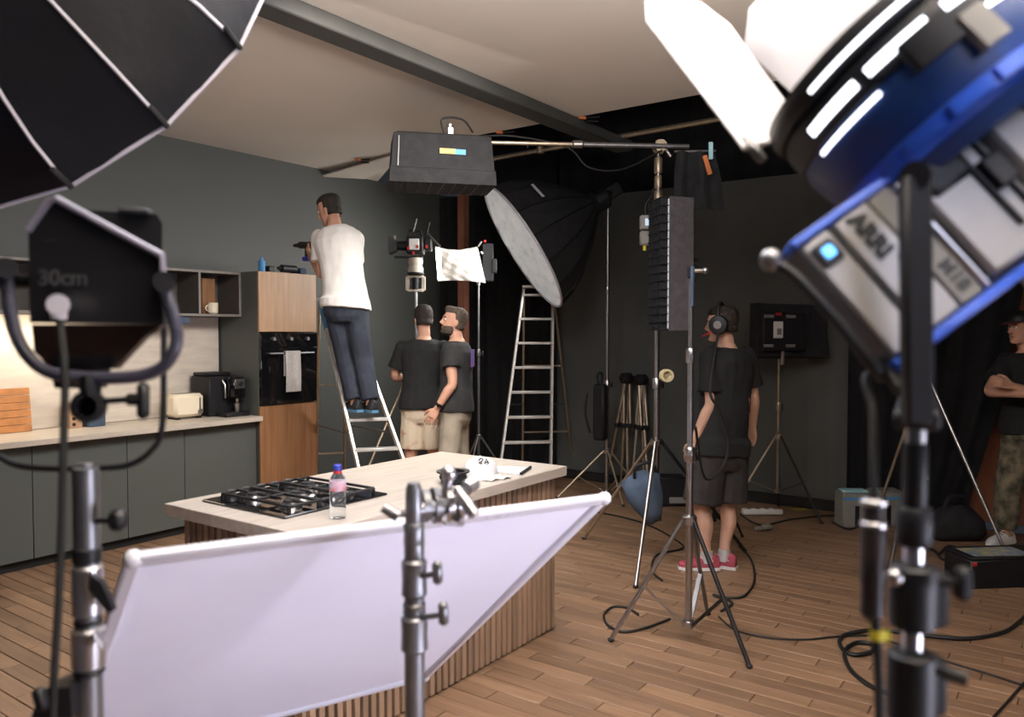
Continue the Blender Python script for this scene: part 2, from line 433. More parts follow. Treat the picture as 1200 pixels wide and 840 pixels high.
for n_, (va, x, a, b_) in enumerate(cells):
    if n_ < 299 and va > 0:
        key = round(b_-a, 3)
        if key not in plank_me:
            plank_me[key] = MB().box((0, 0, 0), (PW-.004, b_-a-.004, .016), None, .0025).mesh('plank', (0, 0, 0)); plank_me[key].materials.append(M['plank'])
        o = bpy.data.objects.new('plank', plank_me[key]); COL.objects.link(o); o.parent = floor; o.location = (x, (a+b_)/2, -.008)
    else:
        far.box((x, (a+b_)/2, -.008), (PW-.004, b_-a-.004, .016))
o = far.build('plank_field', M['plank_far'], floor, 0); o['kind'] = 'stuff'
structure('wall_left', MB().box((3.3, 6.56, 1.68), (9.7, .12, 3.36)), M['wall'], 0)
CE = 5.43
structure('ceiling', MB().prism([(-1.6, -3, 3.36), (CE, -3, 3.36), (CE+.02, 4.6, 3.36), (5.72, 5.5, 3.36), (6.45, 6.5, 3.36), (-1.6, 6.5, 3.36)], (0, 0, .03)), M['ceiling'], 0)
structure('ceiling.001', MB().box((6.0, 1.8, 4.3), (5.2, 9.6, .06)), M['void'], 0)
structure('trim_1', MB().box((2.6, 3.36, 3.315), (7.6, .17, .09), None, .008), M['rail'])
# grey backdrop wall: a slightly rippled flat with folds
def bw(u, v):
    y = 1.68+u*3.25; z = v*3.16
    return (7.72+.012*math.sin(y*9)*math.sin(y*3.1+1)+(.02*math.sin(y*26) if y < 2.1 else 0), y, z)
structure('wall_back', MB().sheet(bw, 70, 2, (.05, 0, 0)), M['backdrop'])
structure('wall_back.001', MB().box((8.25, 1.8, 2.13), (.08, 9.6, 4.28)), M['void'], 0)
structure('wall_right', MB().box((8.1, .35, 1.5), (.1, 2.4, 3.0)), M['brown'], 0)
structure('baseboard_back', MB().box((7.68, 3.25, .05), (.04, 3.1, .10), None, .006), M['toe'])
pl = at(543, 300, 9.0)
structure('trim_2', MB().box((pl.x, pl.y, 1.65), (.09, .09, 3.3)), M['pillar'])
def curtain(name, pts, z0, z1, label, amp=.03, freq=34, lean=0):
    pts = [V((p[0], p[1], 0)) for p in pts]; L = (pts[1]-pts[0]).length; d = (pts[1]-pts[0]).normalized(); nrm = V((-d.y, d.x, 0))
    def fn(u, v):
        p = pts[0]+d*L*(u*(1-lean*(1-v)**2) if lean else u)
        p = p+nrm*amp*(math.sin(u*L*freq)+.4*math.sin(u*L*freq*.43+1)) * (1-.4*v)
        return (p.x, p.y, z0+(z1-z0)*v)
    th = nrm*.012
    return solo(name, MB().sheet(fn, int(L*70), 3, th), M['curtain'], label, 'curtain', (pts[0].x, pts[0].y, z0))
curtain('black_curtain', ((7.42, 6.42), (7.66, 4.88)), .02, 3.3, 'black drape filling the corner behind the two men in black shirts', .025)
curtain('black_curtain', ((7.60, 1.72), (7.66, .33)), .02, 3.2, 'black drape beside the grey backdrop, behind the large blue and silver lamp', .03, 30, .34)
curtain('black_curtain', ((7.9, 5.0), (7.9, -1.5)), 2.95, 4.25, 'long black border drape hanging high above the grey backdrop', .03, 22)
# pale scaffold pipe beyond the edge of the ceiling
p0 = onx(560, 189, 6.2); p1 = onx(868, 135, 6.2); d = (p1-p0)
solo('overhead_pipe', MB().tube([p0-d*.02, p1+d*1.5], .022, 10).tube([p0+d*.28+V((0, 0, .03)), p0+d*.28-V((0, 0, .03))], .035), M['brass'], 'pale horizontal pipe under the black roof beyond the ceiling edge', 'pipe', p0)
q0 = onz(376, 207, 3.29); q1 = onz(428, 210, 3.29); q2 = onz(497, 172, 3.33); q3 = onz(455, 184, 3.33)
solo('ceiling_flap', MB().prism([q0, q1, q2, q3], (0, 0, .012)), M['ceiling'], 'loose pale sheet hanging down at the far corner of the ceiling', 'sheet', q0)
for (px, py, lab) in ((423, 187, 'orange spring clamp on the loose ceiling sheet'), (590, 155, 'orange spring clamp on the ceiling edge right of the hanging softbox'), (688, 138, 'orange spring clamp on the ceiling edge above the horizontal pipe')):
    c = onz(px, py, 3.345); t = thing('spring_clamp', lab, 'clamp', c, 'spring clamps along the ceiling edge')
    MB().bar(c, c+V((.02, -.10, -.005)), .018, .012, b=.003).bar(c+V((0, 0, -.025)), c+V((.01, -.10, -.04)), .018, .012, b=.003).build('jaw', M['black'], t)
    MB().bar(c+V((0, .01, 0)), c+V((-.01, .07, .01)), .026, .02, b=.004).build('grip', M['orange'], t)

# ------------------------------------------------------------------ kitchen along the wall
CF = 5.95                               # front of the base cabinets
xs = [.9+.0, 1.33, 1.86, 2.53, 3.21, 3.69, 4.385]
where = ['at the far left end of the kitchen run', 'in the kitchen run, second from its left end', 'under the orange chopping board', 'behind the chrome lamp stand', 'below the toaster', 'below the coffee machine, beside the oven column']
for i in range(6):
    x0, x1 = xs[i], xs[i+1]
    t = thing('base_cabinet', 'grey green base cabinet '+where[i], 'cabinet', ((x0+x1)/2, CF, 0), 'base cabinets of the kitchen run')
    MB().box(((x0+x1)/2, (CF+.02+6.5)/2, .475), (x1-x0, 6.49-CF-.02, .80)).build('carcass', M['cabinet'], t, 0)
    MB().box(((x0+x1)/2, CF+.01, .475), (x1-x0-.005, .02, .80), None, .002).build('door', M['cabinet'], t)
    MB().box(((x0+x1)/2, CF+.06, .038), (x1-x0, .02, .072)).build('toe_kick', M['toe'], t, 0)
solo('worktop', MB().box((2.64, 6.175, .90), (3.49, .65, .042), None, .003), M['worktop'], 'long pale worktop on the grey kitchen cabinets', 'worktop', (2.64, 6.175, .879))
solo('backsplash', MB().box((2.64, 6.485, 1.36), (3.46, .022, .87)), M['stone'], 'pale stone backsplash between worktop and wall shelf', 'backsplash', (2.64, 6.485, .922), smooth=0)
# open wall shelf
SY0, SY1 = 6.16, 6.49; SZ0, SZ1 = 1.80, 2.195
t = thing('wall_shelf', 'long dark open wall shelf with square compartments above the worktop', 'shelf', (3.4, 6.49, SZ0))
MB().box((2.94, (SY0+SY1)/2, SZ0+.01), (2.9, SY1-SY0, .02), None, .002).build('bottom_board', M['shelf'], t)
MB().box((2.94, (SY0+SY1)/2, SZ1-.01), (2.9, SY1-SY0, .02), None, .002).build('top_board', M['shelf'], t)
MB().box((2.94, SY1-.006, (SZ0+SZ1)/2), (2.9, .01, .36)).build('back_board', M['shelf'], t, 0)
for x in (1.5, 2.15, 2.8, 3.42, 3.98, 4.38): MB().box((x, (SY0+SY1)/2, (SZ0+SZ1)/2), (.02, SY1-SY0, .36), None, .002).build('divider', M['shelf'], t)
for z in (SZ0+.01, SZ1-.01): MB().box((2.94, SY0-.003, z), (2.9, .006, .021)).build('edge_strip', M['shelfedge'], t, 0)
for x in (3.98, 4.38): MB().box((x, SY0-.003, (SZ0+SZ1)/2), (.021, .006, .36)).build('edge_strip', M['shelfedge'], t, 0)
area('shelf_led_strip', (2.3, 6.25, 1.79), (2.3, 6.42, .9), 12, 1.5, .04, (1, .88, .68))
c = ony(243, 340, 6.30); solo('wooden_box', MB().box((c.x+.02, 6.38, SZ0+.02+.16), (.13, .14, .32), None, .004), M['walnut'], 'brown wooden box standing in the right compartment of the wall shelf', 'box', (c.x, 6.38, SZ0+.02))
c = ony(253, 357, 6.2); t = thing('mug', 'cream mug in the right compartment of the wall shelf', 'mug', (4.16, 6.24, SZ0+.02))
MB().lathe([(.03, 0), (.044, .012), (.046, .10), (.042, .10), (.04, .02), (0, .02)], (4.16, 6.24, SZ0+.02)).build('cup', M['cream'], t)
MB().tube(curve_pts([(4.12, 6.24, SZ0+.10), (4.09, 6.23, SZ0+.09), (4.085, 6.23, SZ0+.06), (4.12, 6.24, SZ0+.045)], 5), .006).build('handle', M['cream'], t)
solo('pan_stack', MB().lathe([(.02, 0), (.13, .01), (.14, .05), (.12, .05), (.11, .02), (0, .02)], (3.7, 6.32, SZ0+.02)).lathe([(.02, 0), (.12, .01), (.13, .06), (.11, .06), (.10, .02), (0, .02)], (3.7, 6.32, SZ0+.052)), M['black'], 'black stacked bowls in the middle compartment of the wall shelf', 'bowl', (3.7, 6.32, SZ0+.02))
solo('blue_tin', MB().box((3.78, 6.21, SZ0-.035), (.25, .05, .065), None, .004), M['denim'], 'flat blue box fixed beneath the wall shelf', 'box', (3.78, 6.21, SZ0-.065))
# things on the worktop
WZ = .921
def board(name, x, y, wdt, h, lab, tilt=.12, m='board'):
    t = thing(name, lab, 'board', (x, y, WZ))
    R = Matrix.Rotation(-tilt, 3, 'X'); n = 6
    for k in range(n):
        z = h*(k+.5)/n; c = V((x, y+.02, WZ))+R @ V((0, 0, z))
        MB().box(c, (wdt, .022, h/n-.004), R, .002).build('strip', M[m], t)
board('chopping_board', 2.60, 6.37, .24, .33, 'striped orange wooden chopping board leaning on the backsplash at the left picture edge')
t = thing('wooden_crate', 'small pale wooden holder with dark holes on the worktop beside the dark blue box', 'holder', (3.0, 6.36, WZ))
MB().box((3.0, 6.36, WZ+.10), (.10, .12, .20), None, .004).build('block', M['oak'], t)
for k in range(4): MB().cyl((2.985, 6.299, WZ+.03+.045*k), (2.985, 6.303, WZ+.03+.045*k), .014).build('hole', M['black'], t)
solo('canister', MB().box((3.15, 6.33, WZ+.095), (.13, .12, .19), None, .006).box((3.15, 6.33, WZ+.195), (.134, .124, .012), None, .003), M['denim'], 'dark blue square canister on the worktop behind the lamp cable', 'canister', (3.15, 6.33, WZ))
tx, ty = 3.89, 6.26
t = thing('toaster', 'cream toaster on the worktop left of the black coffee machine', 'toaster', (tx, ty, WZ))
MB().box((tx, ty, WZ+.115), (.28, .17, .20), None, .03).build('body', M['cream'], t)
for s_ in (-.03, .03): MB().box((tx, ty+s_, WZ+.213), (.2, .025, .006)).build('slot', M['black'], t, 0)
MB().box((tx+.09, ty-.088, WZ+.13), (.012, .006, .10)).build('lever', M['steel'], t)
MB().cyl((tx+.09, ty-.085, WZ+.06), (tx+.09, ty-.1, WZ+.06), .022).build('dial', M['steel'], t)
for s_ in (-.1, .1): MB().box((tx+s_, ty, WZ+.008), (.03, .14, .016)).build('foot', M['rubber'], t, 0)
cx, cy = 4.215, 6.24
t = thing('coffee_machine', 'black bean to cup coffee machine on the worktop beside the oven column', 'coffee machine', (cx, cy, WZ))
MB().box((cx-.02, cy+.06, WZ+.18), (.27, .28, .35), None, .012).build('body', M['black'], t)
MB().box((cx+.07, cy-.13, WZ+.25), (.15, .14, .19), None, .02).build('brew_head', M['glassblk'], t)
MB().box((cx+.03, cy-.14, WZ+.02), (.24, .2, .04), None, .008).build('drip_tray', M['black'], t)
MB().box((cx-.03, cy+.06, WZ+.37), (.24, .24, .03), None, .012).build('lid', M['black'], t)
pn = MB().box((cx+.07, cy-.203, WZ+.285), (.10, .006, .085), None, .003).build('control_panel', M['steel'], t)
MB().cyl((cx+.075, cy-.204, WZ+.285), (cx+.075, cy-.214, WZ+.285), .022).build('dial', M['black'], pn)
MB().cyl((cx+.07, cy-.16, WZ+.16), (cx+.07, cy-.16, WZ+.12), .02, .012).build('spout', M['steel'], t)
MB().lathe([(.02, 0), (.028, .07), (.024, .07), (.018, .01), (0, .01)], (cx+.07, cy-.16, WZ+.041)).build('cup', M['steel'], t)
MB().tube([(cx-.03, cy-.09, WZ+.32), (cx-.025, cy-.12, WZ+.28), (cx-.02, cy-.12, WZ+.16)], .008).build('steam_wand', M['steel'], t)
# oven column
UX0, UX1, UF = 4.39, 5.035, 5.90
t = thing('oven_column', 'tall oven column with oak doors above and below a black oven', 'cabinet', ((UX0+UX1)/2, UF, 0))
MB().box((UX0+.01, 6.21, 1.1), (.02, .58, 2.2)).build('side_panel', M['cabinet'], t, 0)
MB().box((UX1-.01, 6.21, 1.1), (.02, .58, 2.2)).build('side_panel', M['cabinet'], t, 0)
MB().box(((UX0+UX1)/2, 6.21, 2.19), (UX1-UX0-.04, .58, .02)).build('top_board', M['oak'], t, 0)
MB().box(((UX0+UX1)/2, 6.46, 1.1), (UX1-UX0-.04, .02, 2.16)).build('back_panel', M['cabinet'], t, 0)
MB().box(((UX0+UX1)/2, UF+.01, 1.932), (UX1-UX0, .02, .535), None, .002).build('upper_door', M['oak'], t)
MB().box(((UX0+UX1)/2, UF+.01, .54), (UX1-UX0, .02, .925), None, .002).build('lower_door', M['walnut'], t)
MB().box(((UX0+UX1)/2, UF+.06, .038), (UX1-UX0-.04, .02, .072)).build('toe_kick', M['toe'], t, 0)
OX = (UX0+UX1)/2
t = thing('oven', 'black built in oven with a towel over its handle', 'oven', (OX, UF, 1.005))
MB().box((OX, 6.12, 1.333), (.59, .44, .64)).build('body', M['black'], t, 0)
d_ = MB().box((OX, UF-.004, 1.265), (.635, .03, .505), None, .003).build('door', M['glassblk'], t)
MB().box((OX-.01, UF-.021, 1.26), (.44, .004, .34), None, .001).build('window', M['glassblk'], d_)
MB().cyl((OX-.25, UF-.05, 1.47), (OX+.25, UF-.05, 1.47), .009).cyl((OX-.24, UF-.05, 1.47), (OX-.24, UF-.01, 1.47), .007).cyl((OX+.24, UF-.05, 1.47), (OX+.24, UF-.01, 1.47), .007).build('handle', M['darksteel'], d_)
pn = MB().box((OX, UF-.004, 1.59), (.635, .03, .13), None, .003).build('control_panel', M['glassblk'], t)
for s_ in (-.19, 0, .19): MB().lathe([(.02, 0), (.02, .012), (.016, .026), (0, .026)], (OX+s_, UF-.019, 1.60), (0, -1, 0)).build('knob', M['darksteel'], pn)
def towel(u, v):
    x = OX-.09+.17*u; L = v*.78
    s_ = .006*math.sin(u*9)
    if L < .36: return (x+.004*math.sin(v*8), UF-.064+s_, 1.12+L)
    if L < .42: a = (L-.36)/.06*PI; return (x, UF-.05-.014*math.cos(a)+s_, 1.48+.012*math.sin(a))
    return (x, UF-.036, 1.48-(L-.42)*.6)
solo('tea_towel', MB().sheet(towel, 10, 34, (0, -.004, 0)), M['cloth'], 'pale grey towel hanging over the oven handle', 'towel', (OX, UF-.06, 1.12))
# tools on top of the column
UT = 2.2005
t = thing('spray_can', 'small bright blue can on top of the oven column, at its left edge', 'can', (4.50, 6.0, UT))
MB().cyl((4.50, 6.0, UT), (4.50, 6.0, UT+.10), .03).build('body', M['bluebright'], t); MB().cyl((4.50, 6.0, UT+.1), (4.50, 6.0, UT+.13), .014).build('cap', M['bluebright'], t)
solo('tape_case', MB().box((4.60, 6.02, UT+.03), (.07, .08, .06), None, .008), M['black'], 'small black case beside the blue can on the oven column', 'case', (4.60, 6.02, UT))
t = thing('cordless_drill', 'black cordless drill lying on top of the oven column', 'drill', (4.80, 5.98, UT))
MB().cyl((4.70, 5.98, UT+.045), (4.86, 5.98, UT+.045), .035).cyl((4.66, 5.98, UT+.045), (4.70, 5.98, UT+.045), .014, .022).build('body', M['black'], t)
MB().bar((4.84, 5.99, UT+.03), (4.90, 6.08, UT+.025), .04, .045, b=.008).build('grip', M['black'], t)
MB().box((4.93, 6.0, UT+.03), (.08, .1, .06), None, .008).build('battery', M['denim'], t)

# ------------------------------------------------------------------ kitchen island
IX0, IX1, IY0, IY1 = 1.905, 3.745, 2.315, 3.235
t = island = thing('kitchen_island', 'kitchen island with pale top and vertical oak slats on its sides', 'kitchen island', ((IX0+IX1)/2, (IY0+IY1)/2, 0))
BX0, BX1, BY0, BY1 = IX0+.065, IX1-.025, IY0+.07, IY1-.06
MB().box(((BX0+BX1)/2, (BY0+BY1)/2, .435), (BX1-BX0-.03, BY1-BY0-.03, .866)).build('core', M['slatback'], t, 0)
MB().box(((IX0+IX1)/2, (IY0+IY1)/2, .895), (IX1-IX0, IY1-IY0, .052), None, .003).build('countertop', M['worktop'], t)
def slat_me(dx, dy):
    m_ = MB().box((0, 0, 0), (dx, dy, .856), None, .002).mesh('slat'); m_.materials.append(M['slat']); return m_
sa, sb = slat_me(.030, .02), slat_me(.02, .030)
org = ORG[island.name]
def slat(me, x, y):
    o = bpy.data.objects.new('slat', me); COL.objects.link(o); o.parent = island; o.location = V((x, y, .44))-org
n = int((BX1-BX0)/.046)
for k in range(n):
    x = BX0+(k+.5)*(BX1-BX0)/n
    slat(sa, x, BY0-.002); slat(sa, x, BY1+.002)
n = int((BY1-BY0)/.046)
for k in range(n):
    y = BY0+(k+.5)*(BY1-BY0)/n
    slat(sb, BX0-.002, y); slat(sb, BX1+.002, y)
# gas hob
HZ = .9215; HX0, HX1, HY0, HY1 = 2.02, 2.597, 2.565, 3.13
hc = V(((HX0+HX1)/2, (HY0+HY1)/2, HZ))
t = hob = thing('gas_hob', 'black five burner gas hob set in the island top', 'hob', hc)
MB().box((hc.x, hc.y, HZ+.005), (HX1-HX0, HY1-HY0, .010), None, .003).build('glass_plate', M['glassblk'], t)
for (bx, by, r) in ((2.16, 2.70, .042), (2.46, 2.70, .036), (2.16, 2.95, .036), (2.46, 2.95, .042), (2.31, 2.82, .055)):
    b_ = MB().lathe([(r*1.25, 0), (r*1.2, .008), (r, .014), (r*.95, .022), (0, .022)], (bx, by, HZ+.0095)).build('burner', M['steel'], t)
    MB().lathe([(r*.8, 0), (r*.78, .008), (0, .009)], (bx, by, HZ+.031)).build('burner_cap', M['iron'], b_)
for gx in (2.15, 2.31, 2.47):
    g = MB(); w_ = .076 if gx != 2.31 else .074; zz = HZ+.036
    for yy in (2.60, 3.06): g.bar((gx-w_, yy, zz), (gx+w_, yy, zz), .009, .012, b=.002)
    for xx in (gx-w_, gx+w_): g.bar((xx, 2.60, zz), (xx, 3.06, zz), .009, .012, b=.002)
    for (yy, y2) in ((2.60, 2.68), (2.83, 2.75), (2.83, 2.91), (3.06, 2.98)): g.bar((gx, yy, zz+.003), (gx, y2, zz+.003), .009, .012, b=.002)
    g.bar((gx-w_, 2.83, zz), (gx+w_, 2.83, zz), .009, .012, b=.002)
    for (xx, yy) in ((gx-w_, 2.605), (gx+w_, 2.605), (gx-w_, 3.055), (gx+w_, 3.055)): g.bar((xx, yy, zz), (xx, yy, HZ+.0085), .011, .011)
    g.build('grate', M['iron'], t)
for k in range(5):
    kx = 2.15+k*.078; MB().lathe([(.02, 0), (.02, .006), (.016, .026), (0, .028)], (kx, 3.10, HZ+.0095)).build('knob', M['darksteel'], t)
# things on the island
IZ = .9215
b0 = onz(396, 607, IZ); bx, by = b0.x, b0.y
t = thing('water_bottle', 'clear plastic water bottle with a blue cap beside the gas hob', 'bottle', (bx, by, IZ))
prof = [(.012, 0), (.030, .002), (.033, .012), (.031, .03), (.033, .045), (.031, .06), (.033, .075), (.031, .09), (.033, .105), (.033, .15), (.029, .165), (.014, .186), (.0135, .20)]
MB().lathe(prof, (bx, by, IZ), seg=22).build('body', M['clear'], t)
MB().lathe([(.0335, .112), (.0342, .115), (.0342, .148), (.0335, .15)], (bx, by, IZ), seg=22).build('label', M['label'], t)
MB().lathe([(.0172, .181), (.0168, .192), (0, .192)], (bx, by, IZ)).build('seal_ring', M['red'], t)
MB().lathe([(.0165, .193), (.0165, .213), (.014, .216), (0, .216)], (bx, by, IZ)).build('cap', M['bluecap'], t)
c = onz(531, 566, IZ); t = thing('lens_hood', 'round black bowl shaped lens hood on the island top', 'lens hood', c)
MB().lathe([(.055, 0), (.06, .004), (.066, .05), (.082, .055), (.082, .062), (.06, .06), (.054, .01), (0, .01)], c, seg=26).build('body', M['black'], t)
MB().lathe([(.0665, .024), (.068, .027), (.0685, .036), (.067, .039)], c, seg=26).build('ring', M['blackmatte'], t)
c = onz(563, 557, IZ)
t = thing('baseball_cap', 'white baseball cap with a black emblem on the island top', 'cap', c)
dirn = V((-.6, -.8, 0)).normalized(); perp = V((-dirn.y, dirn.x, 0)); cw = MB()
cw.loft([[c+V((math.cos(a)*.095*k_, math.sin(a)*.085*k_, z_)) for a in [2*PI*i/24 for i in range(24)]] for (k_, z_) in ((1, .0), (1.0, .03), (.93, .055), (.75, .078), (.45, .092), (.1, .097))])
cr = cw.build('crown', M['white'], t)
MB().sheet(lambda u, v: c+dirn*(.075+.075*v*math.sin(PI*(.12+.76*u)))+perp*((u-.5)*.17)+V((0, 0, .012-.012*v*v)), 10, 4, (0, 0, .003)).build('brim', M['white'], t)
MB().ball(c+V((0, 0, .098)), .006).build('button', M['white'], t)
e = c+V((0, -.02, .075))+FWD*-.045
em = MB()
A_ = c+V((0, 0, .06)); to = (EYEP-A_).normalized(); side = V((0, 0, 1)).cross(to).normalized(); upv = to.cross(side)
fc = A_+to*.072+side*.018+upv*.012
em.tube([fc+side*s_+upv*u_ for (s_, u_) in ((-.028, .004), (-.018, .016), (-.004, .012), (-.012, .0), (-.026, -.006), (-.01, -.012))], .0042, 6)
em.tube([fc+side*s_+upv*u_ for (s_, u_) in ((.004, -.010), (.012, .014), (.024, -.010))], .0042, 6).tube([fc+side*.006+upv*-.002, fc+side*.022+upv*-.002], .0035, 6)
em.build('emblem', M['ink'], cr)
pts = [onz(*q, IZ) for q in ((572, 547), (622, 549), (610, 557), (574, 553))]
t = thing('paper_stack', 'flat stack of white sheets with a dark edge on the island top', 'paper', pts[0])
MB().prism(pts, (0, 0, .008)).build('sheets', M['white'], t, 0)
e0, e1 = pts[1], pts[2]
MB().bar(e0+V((0, 0, .009)), e1+V((0, 0, .009)), .012, .014, b=.002).build('binder', M['black'], t)
for (q, lab) in (((590, 560), 'small crumpled white tissue on the island beside the white cap'), ((577, 562), 'small pale scrap of paper on the island beside the clamp')):
    c = onz(*q, IZ); solo('paper_scrap', MB().sheet(lambda u, v: c+V(((u-.5)*.10, (v-.5)*.07, .004+.010*math.sin(u*5)*math.sin(v*4+1)**2)), 8, 8, (0, 0, .002)), M['white'], lab, 'paper', c)
c = onz(572, 559, IZ); solo('marker_pen', MB().cyl(c+V((-.04, 0, .009)), c+V((.05, .02, .009)), .008), M['black'], 'black marker pen on the island in front of the white cap', 'pen', c)
# ------------------------------------------------------------------ stands, lamps and ladders on the set
def stand(label, base, H, feet, zh, zl, r=.014, metal='steel', legmetals=None, group=None, collars=(), leg_r=None, top=None, braces=True, name='light_stand'):
    b = V((base[0], base[1], 0)); t = thing(name, label, 'stand', b, group); m = M[metal]
    zs = [zl-.02]+list(collars)+[H]
    for i in range(len(zs)-1):
        rr = r*(1-.16*i)
        MB().cyl(b+V((0, 0, zs[i])), b+V((0, 0, zs[i+1])), rr, rr, 12).build('pole' if i == 0 else 'riser', m, t)
    for i, z in enumerate(collars):
        rr = r*(1-.16*i)
        c = MB().lathe([(rr*1.35, -.05), (rr*1.55, -.045), (rr*1.55, .02), (rr*1.2, .03)], b+V((0, 0, z))).build('collar', m, t)
        a = AZ-PI/2+.5*i+.6; d = V((math.cos(a), math.sin(a), 0))
        MB().cyl(b+V((0, 0, z-.02))+d*rr, b+V((0, 0, z-.02))+d*(rr+.035), .006).bar(b+V((0, 0, z-.05))+d*(rr+.04), b+V((0, 0, z+.012))+d*(rr+.04), .014, .018, b=.005).build('knob', M['black'], c)
    MB().lathe([(r*1.4, -.025), (r*2.1, -.02), (r*2.1, .02), (r*1.4, .03)], b+V((0, 0, zh))).build('leg_hub', m, t)
    MB().lathe([(r*1.2, -.02), (r*1.8, -.018), (r*1.8, .016), (r*1.2, .02)], b+V((0, 0, zl))).build('brace_hub', m, t)
    lr = leg_r or r*.75
    for i, f in enumerate(feet):
        f = V((f[0], f[1], .012)); lm = M[(legmetals or [metal]*3)[i]]
        d = (f-b); d.z = 0; d.normalize(); s = b+d*r*1.8+V((0, 0, zh))
        lg = MB().tube([s, f], lr, 10).build('leg', lm, t)
        MB().ball(f, (lr*1.5, lr*1.5, .012), None, 10, 6).build('rubber_foot', M['rubber'], lg)
        if braces:
            k = .55; q = s.lerp(f, k)
            MB().bar(b+d*r*1.5+V((0, 0, zl)), q, lr*1.9, lr*1.0).build('brace', lm, t)
    return t
def tri(base, R, a0): return [(base[0]+R*math.cos(math.radians(a0+120*k)), base[1]+R*math.sin(math.radians(a0+120*k))) for k in range(3)]
# stand that carries the boom (A)
SA = V((5.328, 2.524, 0))
stand('tall silver light stand with wide legs carrying the boom, blue bag hung on it', SA, 2.95, [(4.62, 2.33), (5.47, 3.22), (5.87, 2.05)], .86, .30, .022, 'steel', ['steel', 'brass', 'black'], None, (1.30, 1.85, 2.45), .013, braces=False, name='boom_stand')
tA = thing('grip_clamp', 'grip head clamp fixed on top of the tall boom stand', 'clamp', SA+V((0, 0, 2.93)))
MB().cyl(SA+V((0, 0, 2.951)), SA+V((0, 0, 3.05)), .022, .02).build('socket', M['brass'], tA)
for k in (-1, 1): MB().cyl(SA+V((0, 0, 3.0))-FWD*.02*k+RT*.01, SA+V((0, 0, 3.0))-FWD*.055*k+RT*.01, .045).build('grip_plate', M['brass'], tA)
MB().bar(SA+V((0, 0, 3.02))+RT*.03, SA+V((0, 0, 2.93))+RT*.09, .02, .02, b=.004).build('t_handle', M['steel'], tA)
for (ya, yb, r) in ((186, 205, .030), (207, 222, .026), (224, 243, .030)):
    za, zb = at(770, yb, 5.8).z, at(770, ya, 5.8).z; MB().lathe([(r*.8, za), (r, za+.012), (r, zb-.012), (r*.8, zb)], SA).build('collar', M['brass'], tA)
# boom arm
BZ = 3.0
b0 = SA+RT*.21+FWD*-.045; b0.z = 2.995; b1 = at(543, 170, 5.55); b1.z = 2.99
tB = thing('boom_pole', 'long thin horizontal boom pole running left from the tall stand', 'boom pole', b0)
MB().tube([b0, b0.lerp(b1, .5)], .018, 12).build('outer_tube', M['darksteel'], tB)
MB().tube([b0.lerp(b1, .5), b1], .014, 12).build('inner_tube', M['brass'], tB)
MB().lathe([(.02, -.04), (.028, -.03), (.028, .03), (.02, .04)], b0.lerp(b1, .5), (b1-b0)).build('collar', M['steel'], tB)
for k in (.38, .72): MB().tube(curve_pts([b0.lerp(b1, k)+V((0, 0, .02)), b0.lerp(b1, k)+V((0, 0, -.03)), b0.lerp(b1, k)+V((.0, 0, -.02))], 4), .005).build('band', M['black'], tB)
hang = curve_pts([b0.lerp(b1, .98)+V((0, 0, .03)), b0.lerp(b1, .8)+V((0, 0, .05)), b0.lerp(b1, .55)+V((0, 0, -.02)), b0.lerp(b1, .45)+V((0, 0, -.16)), b0.lerp(b1, .3)+V((0, 0, -.17)), b0.lerp(b1, .12)+V((0, 0, -.03))], 6)
solo('boom_cable', MB().tube(hang, .006, 6), M['rubber'], 'thin black cable drooping below the horizontal boom arm', 'cable', hang[0])
# hanging softbox on the boom
hc_ = at(516, 190, 5.6)
bx = (RT*.98+FWD*.2).normalized(); bz = V((0, 0, 1)); byv = bz.cross(bx)
F_ = frame(hc_, bx, byv, bz)
t = thing('hanging_softbox', 'black cloth softbox hanging from the boom near the ceiling, with a gold and blue label', 'softbox', hc_)
R_ = lambda z, wx, wy, sx=0: [V((x*wx+sx, y*wy, z)) for (x, y) in ((-1, -1), (-.33, -1.03), (.33, -1.03), (1, -1), (1, 0), (1, 1), (.33, 1.03), (-.33, 1.03), (-1, 1), (-1, 0))]
MB(F_).loft([R_(.17, .30, .13), R_(.15, .335, .17), R_(-.07, .352, .195), R_(-.085, .355, .20)]).build('body', M['blackcloth'], t)
MB(F_).loft([R_(-.088, .36, .205), R_(-.185, .365, .21)]).build('grid_skirt', M['blackcloth'], t)
for k in range(9): MB(F_).box((-.32+k*.08, 0, -.187), (.006, .40, .006)).build('grid_strip', M['black'], t, 0)
lb = MB(F_).box((.03, -.198, .035), (.11, .004, .035)).build('label_plate', M['titlestripe'], t, 0)
MB(F_).box((.115, -.199, .033), (.075, .004, .035)).build('label_end', M['bluebright'], lb, 0)
MB(F_).cyl((.06, -.06, .17), (.06, -.06, .25), .025).box((.06, -.09, .19), (.05, .05, .07), None, .008).build('mount', M['steel'], t)
MB(F_).tube(curve_pts([(.02, -.1, .17), (.0, -.12, .27), (.14, -.12, .275), (.22, -.08, .2)], 6), .007).build('power_lead', M['rubber'], t)
MB(F_).tube([(-.3, -.172, .13), (-.31, -.204, -.08)], .006).build('rod', M['darksteel'], t)
area('hanging_softbox_lamp', hc_+V((0, 0, -.26)), hc_+V((-.3, .6, -2)), 30, .6, .36, (1, .95, .88), 150)
